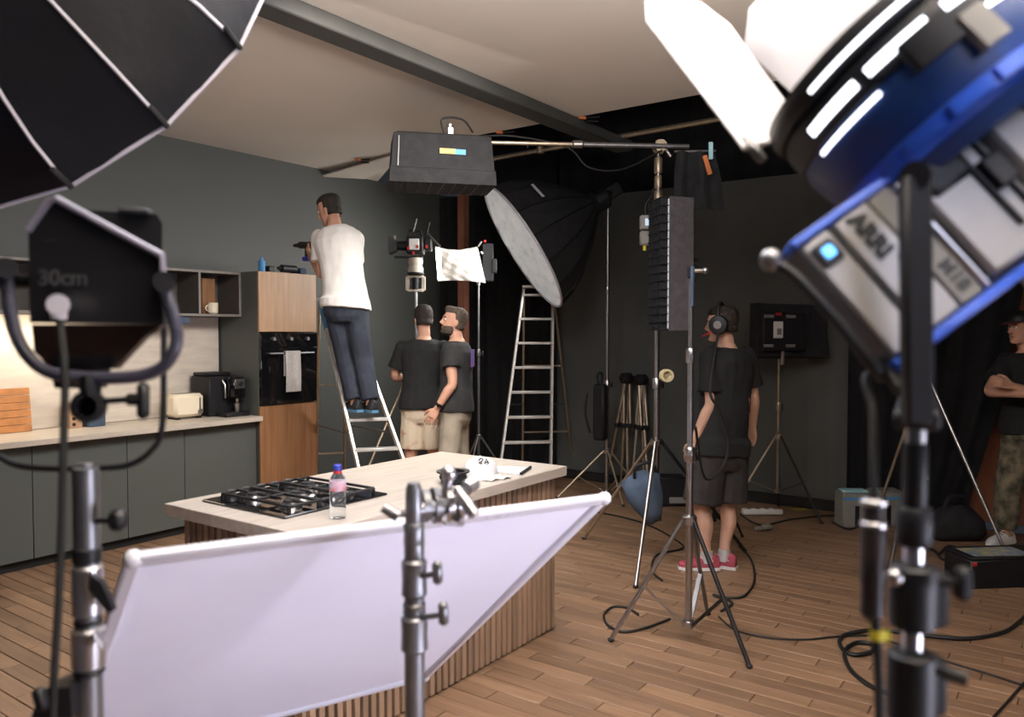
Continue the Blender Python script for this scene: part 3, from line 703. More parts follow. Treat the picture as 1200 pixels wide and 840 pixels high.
# tall strip softbox on stand A, seen from its side
sc_ = at(790, 311, 5.42)
sa_ = camvec(-.86, 0, -.14); sa_.z = 0; sa_.normalize(); sd_ = V((0, 0, 1)).cross(sa_)
F_ = frame(sc_, sa_, sd_, V((0, 0, 1)))     # local x = lit direction (left), y = across
t = thing('strip_softbox', 'tall narrow strip softbox with honeycomb grid beside the boom stand', 'softbox', sc_)
R2 = lambda x, wy, wz: [V((x, y*wy, z*wz)) for (y, z) in ((-1, -1), (1, -1), (1, 1), (-1, 1))]
MB(F_).loft([R2(-.10, .10, .40), R2(-.085, .13, .44), R2(.085, .14, .445)]).build('body', M['gridcloth'], t)
g = MB(F_)
for k in range(5): g.box((.115, -.112+k*.056, 0), (.055, .005, .88))
for k in range(17): g.box((.115, 0, -.44+k*.055), (.055, .27, .005))
g.build('honeycomb_grid', M['blackcloth'], t, 0)
MB(F_).box((.0875, 0, 0), (.004, .26, .86)).build('diffuser', M['diffuser'], t, 0)
MB(F_).cyl((-.10, 0, 0), (-.16, 0, 0), .05).bar((-.13, 0, .05), (-.13, 0, -.12), .04, .04).build('mount', M['black'], t)
# small controller on the boom stand
c = at(757, 270, 5.55)
t = thing('controller_box', 'small grey controller with a lit display hanging on the boom stand', 'controller', c)
F_ = frame(c, RT, V((0, 0, 1)), -FWD)
MB(F_).box((0, -.055, 0), (.085, .10, .05), None, .01).box((0, .055, 0), (.085, .10, .05), None, .008).build('body', M['greybox'], t)
MB(F_).box((.012, .055, .026), (.045, .05, .004)).build('display', M['screen'], t)
MB(F_).tube(curve_pts([(0, .105, 0), (.0, .18, 0), (.04, .24, .0), (.06, .3, -.03)], 5), .007).build('strap', M['black'], t)
MB(F_).cyl((-.01, -.105, 0), (-.01, -.14, 0), .012).build('connector', M['yellow'], t)
# bundle of cloth and clamps at the top of the boom stand
c = at(815, 212, 5.6)
t = thing('folded_flag', 'black folded cloth flag hanging at the right end of the boom', 'flag', c)
F_ = frame(c, RT, V((0, 0, 1)), -FWD)
MB(F_).sheet(lambda u, v: V(((u-.5)*.27+.10*(1-v)*(u-.3), (v-.5)*.40, .03*math.sin(u*13)+.02*math.sin(v*7+u*4))), 16, 10, (0, 0, .012)).build('cloth', M['blackcloth'], t)
MB(F_).tube([(-.15, .205, .01), (.14, .21, .01)], .008).build('rod', M['darksteel'], t)
MB(F_).box((.07, .10, .05), (.035, .14, .02), Matrix.Rotation(.3, 3, 'Z'), .004).build('orange_strap', M['orange'], t)
MB(F_).box((.095, .20, .05), (.03, .12, .02), None, .004).build('blue_strap', M['cyan'], t)
# tape roll and denim sand bag on stand A
c = at(781, 440, 5.62)
solo('tape_roll', MB(frame(c, RT, V((0, 0, 1)), -FWD+RT*.5)).lathe([(.030, -.012), (.046, -.012), (.046, .012), (.030, .012), (.030, -.012)], (0, 0, 0), (0, 0, 1), 24), M['tape'], 'roll of pale masking tape hanging beside the boom stand', 'tape', c)
c = at(752, 584, 5.75)
t = thing('sand_bag', 'dark blue canvas sandbag hanging on the legs of the boom stand', 'bag', c)
F_ = frame(c, RT*.92+FWD*.1, V((0, 0, 1)), None)
rings = []
for (z, wx, wy, sx) in ((.19, .02, .02, .04), (.17, .10, .05, .03), (.10, .15, .07, .0), (.0, .13, .085, .02), (-.10, .095, .085, .06), (-.155, .06, .06, .08), (-.17, .015, .02, .085)):
    rings.append([V((sx+wx*math.cos(a)*(1+.08*math.sin(5*a+z*30)), z+.02*math.sin(a*2), wy*math.sin(a)*(1+.1*math.sin(7*a)))) for a in [2*PI*i/28 for i in range(28)]])
MB(F_).loft(rings).build('bag', M['denim'], t, 80)
MB(F_).tube(curve_pts([(-.06, .15, .02), (-.05, .24, .03), (.06, .26, .03), (.11, .16, .02)], 6), .012).build('strap', M['black'], t)
# stand B, nearest of the set stands
SB = V((4.0, 1.70, 0))
tB2 = stand('silver light stand with one black leg on open floor, standing nearest to the kitchen island', SB, 1.95, [(3.737, 2.03), (3.84, 1.311), (4.42, 1.76)], .655, .09, .019, 'steel', ['steel', 'black', 'darksteel'], None, (1.02, 1.55), .012)
t = thing('stand_clamp', 'small clamp with silver knob on top of the nearest silver light stand', 'clamp', SB+V((0, 0, 1.951)))
p = SB+V((0, 0, 1.951))
MB().box(p+V((0, 0, .03)), (.035, .035, .06), None, .006).build('socket', M['black'], t)
MB().cyl(p+V((0, 0, .04)), p+V((0, 0, .04))+RT*.07, .012).ball(p+V((0, 0, .04))+RT*.075, .018).build('knob', M['steel'], t)
MB().bar(p+V((0, 0, -.15))-FWD*.032, p+V((0, 0, .06))-FWD*.032, .014, .018).build('arm', M['denim'], t)
c = at(868-60, 470, 4.2)
# black stand close behind stand B
SC2 = V((5.05, 2.06, 0)); c = at(838, 430, 6.2)
SD = V((c.x, c.y, 0))
stand('slim black stand standing half hidden behind the boom stand and the operator', SD, 1.72, tri(SD, .34, 100), .55, .2, .013, 'black', None, None, (1.1, 1.4), .009)
# large octagonal softbox in the middle, its stand, ballast
fc = at(613, 290, 7.83); apex = at(699, 236, 7.93)
ax = (fc-apex).normalized(); dep = (fc-apex).length; RR = .68
e1 = ax.orthogonal().normalized(); e2 = ax.cross(e1)
t = thing('octagonal_softbox', 'large black umbrella shaped softbox with quilted white front, tilted down above the right ladder', 'softbox', apex)
NS = 16
def oc(k, r, back): a = 2*PI*k/NS+.2; return fc - ax*back + (e1*math.cos(a)+e2*math.sin(a))*r
prof = [(0, RR), (.2, RR*.93), (.42, RR*.78), (.62, RR*.58), (.78, RR*.38), (.93, RR*.16)]
for k in range(NS):
    rings = [[oc(k, r, dep*b_), oc(k+1, r, dep*b_)] for (b_, r) in prof]
    mb = MB(); vs = []; fs = []
    for r_ in rings: vs += r_
    for i in range(len(rings)-1): fs.append((2*i, 2*i+1, 2*i+3, 2*i+2))
    cen = fc-ax*dep*.4; n0 = len(vs); vs += [p+(cen-p)*.012 for p in vs[:n0]]
    fs += [tuple(x+n0 for x in reversed(f)) for f in fs]
    mb.add(vs, fs).build('fabric_panel', M['blackcloth'], t, 60)
    MB().tube([oc(k, r*1.006, dep*b_) for (b_, r) in prof], .006, 6).build('rib', M['black'], t)
def dome(u, v): a = 2*PI*u; r = RR*.985*v; return fc+ax*(.05*(1-v*v)+.03*abs(math.sin(r*math.cos(a)*9))*abs(math.sin(r*math.sin(a)*13))*(1-v**6))+(e1*math.cos(a)+e2*math.sin(a))*r
MB().sheet(dome, 72, 26, ax*-.008).build('front_cloth', M['diffuser'], t, 80)
MB().tube([oc(k*.5, RR*1.0, -.004) for k in range(32)], .012, 6, closed=True).build('rim', M['piping'], t)
MB().lathe([(.12, -.02), (.12, .10), (.07, .12), (.05, .2)], apex, -ax).bar(apex-ax*.12, apex-ax*.28, .11, .13, b=.01).build('lamp_head', M['black'], t)
lp = oc(6, RR*.93, dep*.26)
nb = min(range(NS), key=lambda k: (oc(k+.5, RR*.9, dep*.3)-at(622, 235, 7.5)).length)
A0 = oc(nb+.5, RR*.93, dep*.27); A1 = oc(nb+.5, RR*.84, dep*.44)
tang = (oc(nb+1, RR, 0)-oc(nb, RR, 0)).normalized(); dn = (A1-A0).normalized(); nn = tang.cross(dn).normalized()
if nn.dot(A0-fc) < 0: nn = -nn
text_part('lettering', 'SOFTBOX'[:0] or '▬▬▬', .05, frame(A0+nn*.012, tang, dn, nn), M['piping'], t) if False else MB().bar(A0.lerp(A1, .4)-tang*.10+nn*.006, A0.lerp(A1, .4)+tang*.10+nn*.006, .028, .003, nn).build('label_strip', M['piping'], t)
area('octa_lamp', fc+ax*.08, fc+ax*3, 32, 1.0, 1.0, (1, .97, .92), 150)
S1 = V((7.27, 4.12, 0)); hz = apex.z-.05
S1 = V((apex.x-ax.x*.14, apex.y-ax.y*.14, 0))
stand('tall silver light stand under the large umbrella shaped softbox', S1, (apex-ax*.14).z-.085, [(S1.x-.40, S1.y+.34), (S1.x-.33, S1.y-.36), (S1.x+.22, S1.y-.30)], .46, .05, .020, 'steel', ['brass', 'brass', 'brass'], None, (1.15, 2.1), .011)
bb = S1+V((-.10, .02, .55))
t = thing('ballast', 'black ballast hanging upright on the stand of the large umbrella shaped softbox', 'ballast', bb)
MB().box(bb+V((0, 0, .31)), (.10, .13, .56), None, .02).build('housing', M['black'], t)
MB().tube(curve_pts([bb+V((0, .02, .58)), bb+V((-.02, .03, .68)), bb+V((.02, .0, .7)), bb+V((.03, 0, .58))], 5), .012).build('handle', M['black'], t)
MB().tube(curve_pts([bb+V((-.05, .09, .1)), bb+V((-.08, .13, .3)), bb+V((-.06, .12, .5))], 6), .012).build('cable_loop', M['rubber'], t)
# two folded tripods leaning on the backdrop
def tripod(label, head, foot_a, foot_b):
    t = thing('folded_tripod', label, 'tripod', foot_a, 'folded tripods leaning on the backdrop')
    head = V(head)
    MB().lathe([(.05, -.05), (.075, -.02), (.08, .02), (.05, .06), (0, .065)], head).build('head', M['black'], t)
    for i, f in enumerate((foot_a, foot_b, (foot_a+foot_b)/2+V((.14, .02, 0)))):
        f = V(f); d = (f-head).normalized(); s = d.cross(V((0, 0, 1))).normalized()
        if s.length < .1: s = V((0, 1, 0))
        mid = head.lerp(f, .42); low = head.lerp(f, .78)
        l = MB()
        for k in (-1, 1): l.tube([head+d*.05+s*.03*k, mid+s*.034*k], .016, 8)
        lg = l.build('leg', M['brass'], t)
        MB().tube([mid-d*.05, low], .016, 8).tube([low-d*.03, f+V((0, 0, .01))], .011, 8).build('lower_section', M['brass'], lg)
        MB().bar(mid-s*.055, mid+s*.055, .045, .05, b=.01).build('spreader_clamp', M['black'], lg)
tripod('folded tripod with black head and pale legs leaning on the backdrop, left one of two', (7.50, 3.90, 1.17), V((7.44, 4.12, 0)), V((7.42, 3.84, 0)))
tripod('folded tripod with black head and pale legs leaning on the backdrop, right one of two', (7.50, 3.73, 1.16), V((7.38, 3.58, 0)), V((7.42, 3.80, 0)))
# panel lamp on stand at the back right
c = at(930, 388, 7.15)
SP = at(912, 500, 7.2); SP.z = 0
stand('black and silver light stand carrying the dark panel lamp before the grey backdrop', SP, 1.42, [(SP.x-.42, SP.y+.32), (SP.x-.12, SP.y-.42), (SP.x+.36, SP.y+.10)], .72, .22, .014, 'brass', ['brass', 'black', 'black'], None, (1.0,), .011)
t = thing('panel_lamp', 'black panel lamp in a cloth softbox, seen from behind before the grey backdrop', 'lamp', c)
F_ = frame(c, RT*.98+FWD*.18, V((0, 0, 1)), None)
MB(F_).loft([[V((x*.345+sg, y*.235+.03*x*0, 0)) for (x, y, sg) in ((-1, -1, 0), (0, -.94, 0), (1, -1.02, .02), (.97, 0, 0), (1, 1, 0), (0, 1.0, 0), (-1, 1.06, 0), (-.98, 0, 0))],
             [V((x*.36, y*.25, -.13)) for (x, y) in ((-1, -1), (0, -1), (1, -1), (1, 0), (1, 1), (0, 1), (-1, 1), (-1, 0))]]).build('softbox', M['blackcloth'], t)
MB(F_).box((-.12, -.01, .035), (.42, .34, .06), None, .012).build('lamp_body', M['black'], t)
MB(F_).box((-.19, .01, .072), (.09, .15, .02), None, .006).build('control_plate', M['white'], t)
MB(F_).box((-.185, -.005, .084), (.04, .055, .006)).build('label_window', M['greybox'], t)
for (x, y) in ((-.28, .13), (-.07, .13), (-.28, -.13), (-.07, -.13)): MB(F_).box((x, y, .072), (.09, .028, .018), None, .004).build('bracket', M['greybox'], t)
MB(F_).box((-.19, .15, .075), (.05, .022, .02)).build('red_latch', M['red'], t)
MB(F_).tube([(.02, .18, .02), (.05, -.2, .03)], .007).tube([(.18, .2, .01), (.2, -.22, .012)], .006).build('strap', M['black'], t)
MB(F_).cyl((-.12, -.18, .04), (-.12, -.30, .03), .018).build('mount', M['steel'], t)
# crinkled bounce panel lamp behind the two men
c = at(538, 309, 8.3)
F_ = frame(c, RT, V((0, 0, 1)), -FWD)
t = thing('crinkled_softbox', 'small white crinkled cloth lamp box high on a stand behind the two men', 'lamp', c)
MB(F_).sheet(lambda u, v: V(((u-.5)*(.44+.06*(1-v))+.035*(.5-v)*1.6, (v-.5)*.36-.05*math.sin(PI*u)*(v-.3)-.02*u*(1-v), .05*math.sin(PI*u)*math.sin(PI*v)+.012*math.sin(u*21+v*9)*math.sin(v*17))), 22, 16, (0, 0, -.02)).build('cloth', M['silvercloth'], t, 60)
MB(F_).box((.0, 0, -.08), (.40, .30, .08), None, .02).build('body', M['black'], t)
MB(F_).box((.30, .02, -.06), (.12, .40, .05), None, .01).box((.37, -.02, -.04), (.05, .15, .04), None, .008).build('side_housing', M['black'], t)
MB(F_).tube([(.2, .18, .02), (.235, .23, .02)], .012).tube([(.23, .12, .03), (.25, .10, .03)], .01).build('latch', M['steel'], t)
MB(F_).box((.27, .24, -.03), (.022, .022, .02)).build('red_button', M['red'], t)
MB(F_).cyl((.20, -.16, -.06), (.20, -.22, -.06), .02).build('mount', M['steel'], t)
SQ = F_ @ V((.20, 0, -.06)); SQ = V((SQ.x, SQ.y, 0))
stand('dark slender light stand behind the man in khaki trousers, under the small white lamp box', SQ, c.z-.22, tri(SQ, .38, 75), .55, .18, .014, 'darksteel', ['brass', 'darksteel', 'darksteel'], None, (1.45,), .010)
area('crinkled_lamp', c-FWD*.12-RT*.28, c-RT*2+FWD*1.4+V((0, 0, -.2)), 9, .4, .3, (1, .93, .84))
# cinema camera rig on its column
c = at(487, 288, 8.0)
F_ = frame(c, RT, V((0, 0, 1)), -FWD)
t = thing('cinema_camera', 'cinema camera rig with matte box pointing left, raised high above the two men', 'camera', c)
MB(F_).box((0, 0, 0), (.17, .17, .16), None, .012).build('body', M['black'], t)
MB(F_).box((-.005, .005, .083), (.10, .11, .01), None, .004).build('side_plate', M['white'], t)
for (x, y) in ((-.06, -.035), (.03, -.02), (.12, -.02), (-.01, -.085)): MB(F_).box((x, y, .09), (.022, .03, .01)).build('red_mark', M['red'], t, 0)
MB(F_).cyl((-.085, .0, 0), (-.18, .0, 0), .05, .045).build('lens_barrel', M['black'], t)
MB(F_).loft([[V((-.18, y*.05, z*.06)) for (y, z) in ((-1, -1), (1, -1), (1, 1), (-1, 1))], [V((-.26, y*.085, z*.09)) for (y, z) in ((-1, -1), (1, -1), (1, 1), (-1, 1))]]).build('matte_box', M['black'], t)
MB(F_).box((-.20, .07, .05), (.02, .05, .03)).build('brass_tab', M['brass'], t)
MB(F_).box((.13, .01, 0), (.07, .12, .12), None, .01).build('battery', M['black'], t)
MB(F_).tube([(-.07, .09, 0), (-.06, .15, 0), (.05, .15, 0), (.07, .09, 0)], .015).build('top_handle', M['black'], t)
MB(F_).tube([(-.02, .14, .02), (.015, .27, .02)], .008).build('antenna', M['steel'], t); MB(F_).tube([(.11, .10, 0), (.14, .24, 0)], .008).build('antenna', M['black'], t)
MB(F_).tube([(.12, .13, .02), (.25, -.01, .03)], .009).build('support_rod', M['steel'], t)
MB(F_).box((-.07, -.115, 0), (.28, .018, .04)).build('rail', M['black'], t)
t2 = thing('camera_mount', 'pale remote head and column under the cinema camera rig', 'mount', F_ @ V((0, -.36, 0)))
MB(F_).lathe([(.075, -.27), (.08, -.23), (.065, -.20), (.075, -.16), (.07, -.125)], (0, 0, 0), (0, 1, 0)).build('pan_head', M['stone'], t2)
MB(F_).lathe([(.07, -.30), (.085, -.285), (.085, -.272), (.07, -.27)], (0, 0, 0), (0, 1, 0)).build('ring', M['black'], t2)
yk = MB(F_)
for p, q in (((-.08, -.31, 0), (.08, -.31, 0)), ((-.08, -.45, 0), (.08, -.45, 0)), ((-.08, -.31, 0), (-.08, -.45, 0)), ((.08, -.31, 0), (.08, -.45, 0))): yk.bar(p, q, .025, .04, V((0, 0, 1)) if p[0] != q[0] else V((1, 0, 0)), b=.004)
yk.build('cage', M['stone'], t2)
MB(F_).cyl((0, -.32, 0), (0, -.44, 0), .035).build('motor', M['black'], t2)
cb = F_ @ V((0, -.46, 0)); CB = V((cb.x, cb.y, 0))
stand('grey camera column stand hidden behind the man in beige shorts', CB, cb.z, [onz(412, 596)[:2], (CB.x+.5, CB.y+.15), (CB.x+.15, CB.y-.45)], 1.35, .35, .026, 'darksteel', ['brass', 'darksteel', 'darksteel'], None, (1.55,), .014, braces=False, name='camera_stand')
# ladders
def ladder(label, FL, FR, RL, RR_, TL, TR, n, top_platform=False, bluetop=False, skip=0):
    FL, FR, RL, RR_, TL, TR = map(V, (FL, FR, RL, RR_, TL, TR))
    t = thing('step_ladder', label, 'ladder', (FL+FR+RL+RR_)/4, 'step ladders')
    side = (FR-FL).normalized(); out = (FL-TL); nrm = side.cross(out).normalized()
    for a, b in ((FL, TL), (FR, TR)):
        r_ = MB().bar(a, b, .026, .062, nrm, .004).build('front_rail', M['alu'], t)
        MB().bar(a, a.lerp(b, .02), .032, .068, nrm, .004).build('rubber_foot', M['rubber'], r_)
        if bluetop: MB().bar(a.lerp(b, .86), a.lerp(b, .985), .031, .066, nrm, .004).build('blue_sleeve', M['bluebright'], r_)
    for a, b in ((RL, TL), (RR_, TR)):
        MB().bar(a, b+(a-b)*.03, .022, .034, nrm, .003).build('rear_rail', M['brass'], t)
    for k in range(n):
        f = (k+1)/(n+.35); a = FL.lerp(TL, f); b = FR.lerp(TR, f)
        MB().bar(a, b, .08, .026, V((0, 0, 1)), .004).build('tread', M['alu'], t)
    MB().bar(TL+side*-.02, TR+side*.02, .14, .03, V((0, 0, 1)), .006).build('top_cap', M['alu'], t)
    for f in (.25, .6): MB().bar(RL.lerp(TL, f), RR_.lerp(TR, f), .03, .015, V((0, 0, 1))).build('rear_bar', M['brass'], t)
    for a, b, c_, d in ((FL, TL, RL, TL), (FR, TR, RR_, TR)): MB().tube([a.lerp(b, .42), c_.lerp(d, .40)], .008).build('spreader', M['darksteel'], t)
    return t
MANFEET_Z = at(428, 482, 6.55).z
LTL = at(374, 350, 6.98); LTR = at(404, 352, 7.02); LTR.z = LTL.z
ladder('aluminium step ladder with blue rail ends, the man in a white shirt standing on it', onz(441, 640), onz(507, 634), onz(371, 585), onz(404, 583), LTL, LTR, 8, bluetop=True)
T2L = at(614, 336, 8.55); T2R = at(648, 338, 8.55); T2R.z = T2L.z
ladder('tall aluminium step ladder without anybody on it, behind the far end of the island', onz(582, 579), onz(645, 577), onz(612, 560), onz(672, 558), T2L, T2R, 8)
# ------------------------------------------------------------------ foreground: white diffusion frame on its stand
FP = V((.799, 1.469, 1.239)); FA = V((.948, -.316, -.028)).normalized(); FB = V((.265, .705, -.656))
FB = (FB-FA*FB.dot(FA)).normalized(); FN = FA.cross(FB).normalized(); FW, FH = 1.22, 1.30
t = thing('diffusion_frame', 'white square cloth diffusion frame tilted in front of the island', 'frame', FP)
def fp(s, u): return FP+FA*s+FB*u
MB().sheet(lambda u, v: fp(.012+u*(FW-.024), .012+v*(FH-.024))+FN*(.004*math.sin(u*7+v*3)*math.sin(v*5)), 24, 24, FN*.0015).build('cloth', M['flag'], t, 80)
for (a, b_, w_) in (((0, .004), (FW, .004), .036), ((FW-.002, 0), (FW-.002, FH), .028), ((FW, FH), (0, FH), .026), ((.002, FH), (.002, 0), .030)):
    a = fp(*a); b_ = fp(*b_); MB().bar(a-FN*.004, b_-FN*.004, w_, .022, FN, .006).build('frame_tube', M['flagframe'], t)
for q in ((.002, .003), (FW-.002, .003), (FW-.002, FH), (.002, FH)): MB().ball(fp(*q)-FN*.004, (.019, .019, .019), None, 14, 10).build('corner', M['flagframe'], t)
MB().bar(fp(.02, .0245)-FN*.006, fp(FW-.02, .0245)-FN*.006, .012, .005, FN).build('shadow_strip', mat('painted_shadow_brown', (.10, .07, .07), .8, var=.1), t, 0)  # dark strip painted in for the shade between tube and cloth
for k, (u_, hh) in enumerate(((.815, .010), (.84, .014), (.853, .013), (.875, .012))):
    MB().bar(fp(u_, .004-hh/2)-FN*.0155, fp(u_+.006*(k % 2), .004+hh/2)-FN*.0155, .003, .0008, FN).build('pencil_mark', M['piping'], t, 0)
PB = at(485, 600, 1.64); PBx = V((PB.x, PB.y, 0))
zt = lambda py: EYE-(py-388)/FPX*1.64
t = stand('dark steel stand with thick collars holding the white diffusion frame', PBx, zt(618), tri(PBx, .40, 200), .42, .10, .0215, 'darksteel', ['darksteel']*3, None, (), .012, braces=False, name='frame_stand')
for (y0_, y1_, r) in ((612, 640, .022), (655, 700, .0265), (705, 722, .024), (722, 765, .028)):
    z0_, z1_ = zt(y1_), zt(y0_)
    MB().lathe([(r*.82, z0_), (r, z0_+.006), (r*.95, (z0_+z1_)/2), (r, z1_-.006), (r*.82, z1_)], PBx).build('collar', M['darksteel'], t)
for (px, py) in ((512, 672), (519, 720)):
    c = at(px, py, 1.60); a = at(488, py+4, 1.64)
    MB().tube([a, c], .006, 8).bar(c+V((0, 0, -.022))+RT*.002, c+V((0, 0, .026)), .016, .02, b=.006).build('t_knob', M['darksteel'], t)
t = thing('grip_clamp', 'steel grip head with round jaws clamping the edge of the white diffusion frame', 'clamp', PBx+V((0, 0, zt(612))))
p = PBx+V((0, 0, 0))
MB().lathe([(.015, zt(617)), (.0185, zt(610)), (.0165, zt(572)), (.012, zt(565)), (0, zt(564))], p).build('spigot', M['darksteel'], t)
hx = (RT*.9+FWD*.35).normalized(); c0 = at(510, 592, 1.68)
MB().tube([at(486, 598, 1.64), at(548, 590, 1.70)], .016, 12).build('axle', M['darksteel'], t)
for k, r in ((-.030, .036), (-.006, .038), (.020, .038), (.044, .034)): MB().cyl(c0+hx*k, c0+hx*(k+.015), r, r*.93, 24).build('jaw_disc', M['steel'] if k > 0 else M['darksteel'], t)
MB().tube([at(536, 575, 1.66), at(547, 590, 1.63), at(556, 604, 1.62)], [.012, .014, .013], 10).build('lever', M['chrome'], t)
MB().tube([at(523, 574, 1.66), at(526, 556, 1.66)], [.010, .013], 10).ball(at(526, 555, 1.66), .017).build('pin', M['chrome'], t)
MB().tube([at(546, 572, 1.68), at(556, 566, 1.70)], .016, 10).build('thumb_screw', M['chrome'], t)
MB().tube([at(478, 604, 1.64), at(466, 601, 1.62)], .006, 8).tube([at(449, 594, 1.60), at(467, 605, 1.60)], [.011, .012], 10).build('t_handle', M['darksteel'], t)
MB().tube([at(535, 606, 1.66), at(540, 612, 1.74), fp(.70, .0)-FN*.014], .010, 8).build('clamp_arm', M['steel'], t)
# ------------------------------------------------------------------ foreground: dark lamp on a stand at the left
D = 1.36
LX = at(101, 600, D); LB = V((LX.x, LX.y, 0)); lz = lambda py: EYE-(py-388)/FPX*D
t = thing('studio_lamp', 'black studio lamp in a U shaped yoke on the chrome stand at left', 'lamp', at(100, 548, D))
YL = (at(112, 330, 1)-EYEP).normalized()
PG = lambda pts, d: [at(x, y, d) for (x, y) in pts]
MB().prism(PG([(35, 378), (33, 266), (57, 238), (66, 236), (190, 302), (190, 380)], 1.30), YL*.05).prism(PG([(35, 378), (33, 266), (57, 238), (66, 236), (190, 302), (190, 380)], 1.35), YL*.13).build('housing', M['black'], t)
MB().prism(PG([(98, 246), (184, 251), (190, 262), (190, 330), (98, 330)], 1.49), YL*.16).build('front_housing', M['black'], t)
MB().bar(at(140, 246, 1.485), at(176, 248, 1.485), .02, .01, UP, .002).build('badge_plate', M['faint'], t)
MB().tube(PG([(33, 270), (57, 236), (66, 233), (190, 300), (191, 325)], 1.295), .006, 8).build('painted_lit_edge', mat('edge_light_grey', (.22, .21, .27), .35, var=.1), t)  # pale tube paints the light caught along the black housing's edge
brn = mat('brown_translucent_panel', (.05, .028, .018), .25, var=.2)
MB().prism(PG([(37, 380), (190, 380), (170, 394), (134, 432), (60, 432), (40, 412)], 1.33), FWD*.02).build('lower_panel', brn, t)
fn_ = MB()
for k in range(14): fn_.bar(at(66+k*5.2, 416, 1.325), at(66+k*5.2, 432, 1.325), .003, .012, FWD)
fn_.build('cooling_fins', M['black'], t, 0)
text_part('lettering', '30cm', .037, frame(at(73, 326, 1.2985), RT, UP, -FWD), mat('grey_print', (.055, .055, .06), .5, var=.1), t, .0008, 0, .0006)
text_part('small_lettering', 'STUDIO'[:0] or '—', .02, frame(at(57, 281, 1.2985), RT, UP, -FWD), M['faint'], t, .0006)
MB().tube(curve_pts(PG([(7, 312), (12, 365), (24, 404), (48, 431), (80, 441), (130, 443), (170, 439), (195, 426), (207, 400), (203, 370), (190, 332)], 1.29), 6), .0105, 10).build('handle_frame', mat('handle_frame_coating', (.05, .05, .075), .32, var=.1, coat=.3), t)
for (x, y) in ((7, 314), (192, 330)): MB().cyl(at(x, y, 1.27), at(x, y, 1.40), .017).build('pivot_knob', M['black'], t)
MB().cyl(at(36, 330, 1.38), at(-8, 330, 1.38), .012).build('axle', M['black'], t)
MB().tube(curve_pts(PG([(-22, 330), (-22, 480), (-16, 515), (4, 538), (36, 548), (100, 549), (150, 545), (178, 527), (190, 500), (192, 420), (192, 330)], D+.02), 6), .0055, 8).build('yoke', M['black'], t)
MB().prism(PG([(58, 432), (112, 432), (108, 455), (64, 455)], 1.33), FWD*.05).build('bracket', M['black'], t)
MB().lathe([(.016, -.012), (.026, -.010), (.026, .010), (.016, .012), (.016, -.012)], at(104, 476, 1.29), -FWD+RT*.2, 22).build('ring_knob', M['black'], t)
MB().tube(PG([(104, 440), (106, 455), (108, 464)], 1.29), [.014, .018, .014]).build('knob_neck', M['black'], t)
MB().tube(PG([(122, 470), (150, 468)], 1.29), .005).bar(at(168, 448, 1.29), at(168, 491, 1.29), .018, .02, b=.006).tube(PG([(150, 468), (168, 468)], 1.29), .010).build('t_handle', M['black'], t)
MB().cyl(at(100, 548, D+.02), at(100, 543, D+.02), .012).build('bolt', M['chrome'], t)
MB().cyl(at(68, 357, 1.295), at(68, 357, 1.25), .017, .017).cyl(at(69, 350, 1.262), at(69, 374, 1.262), .014, .012).build('power_connector', mat('pale_grey_metal', (.55, .54, .6), .35, .2, var=.1), t)
cpts = curve_pts([at(70, 374, 1.262), at(76, 440, 1.25), at(74, 540, 1.24), at(70, 680, 1.23), at(63, 800, 1.22), at(60, 900, 1.22), at(57, 1100, 1.22), V((at(57, 1200, 1.22).x, at(57, 1200, 1.22).y, .012)), LB+V((-.35, -.1, .010))], 8)
solo('lamp_cable', MB().tube(cpts, .0062, 8), M['rubber'], 'thick black power cable hanging straight down from the dark lamp at left', 'cable', cpts[0])
t = stand('scuffed grey and chrome light stand carrying the dark studio lamp at left', LB, lz(548), tri(LB, .42, 60), .40, .10, .0215, 'darksteel', ['darksteel']*3, None, (), .013, braces=False)
for (y0_, y1_, r, mm) in ((549, 556, .020, 'darksteel'), (640, 660, .0235, 'black'), (662, 722, .025, 'chrome'), (724, 734, .023, 'black'), (736, 785, .0275, 'chrome'), (786, 792, .026, 'black')):
    z0_, z1_ = lz(y1_), lz(y0_); MB().lathe([(r*.85, z0_), (r, z0_+.004), (r, z1_-.004), (r*.85, z1_)], LB).build('collar', M[mm], t)
MB().tube([at(108, 610, D), at(127, 610, D-.02)], .005).box(at(138, 609, D-.02), (.028, .028, .036), Matrix((RT, FWD, UP)).transposed(), .008).build('knob', M['black'], t)
MB().prism([at(106, 674, D-.03), at(118, 682, D-.03), at(126, 700, D-.03), at(132, 716, D-.03), at(126, 718, D-.03), at(114, 704, D-.03), at(104, 690, D-.03)], FWD*.015).build('lever', M['black'], t)
MB().tube([at(104, 755, D-.03), at(113, 742, D-.04), at(120, 756, D-.03)], [.007, .010, .007]).build('wing_nut', M['chrome'], t)
t = thing('table_clamp', 'black clamp with a lever fixed low on the chrome stand at left', 'clamp', at(66, 815, D-.02))
MB().prism(PG([(36, 842), (46, 812), (58, 806), (82, 806), (84, 842)], D-.04), FWD*.06).build('jaw', M['black'], t)
MB().bar(at(44, 806, D-.05), at(52, 832, D-.05), .02, .02, b=.005).build('lever', M['black'], t)
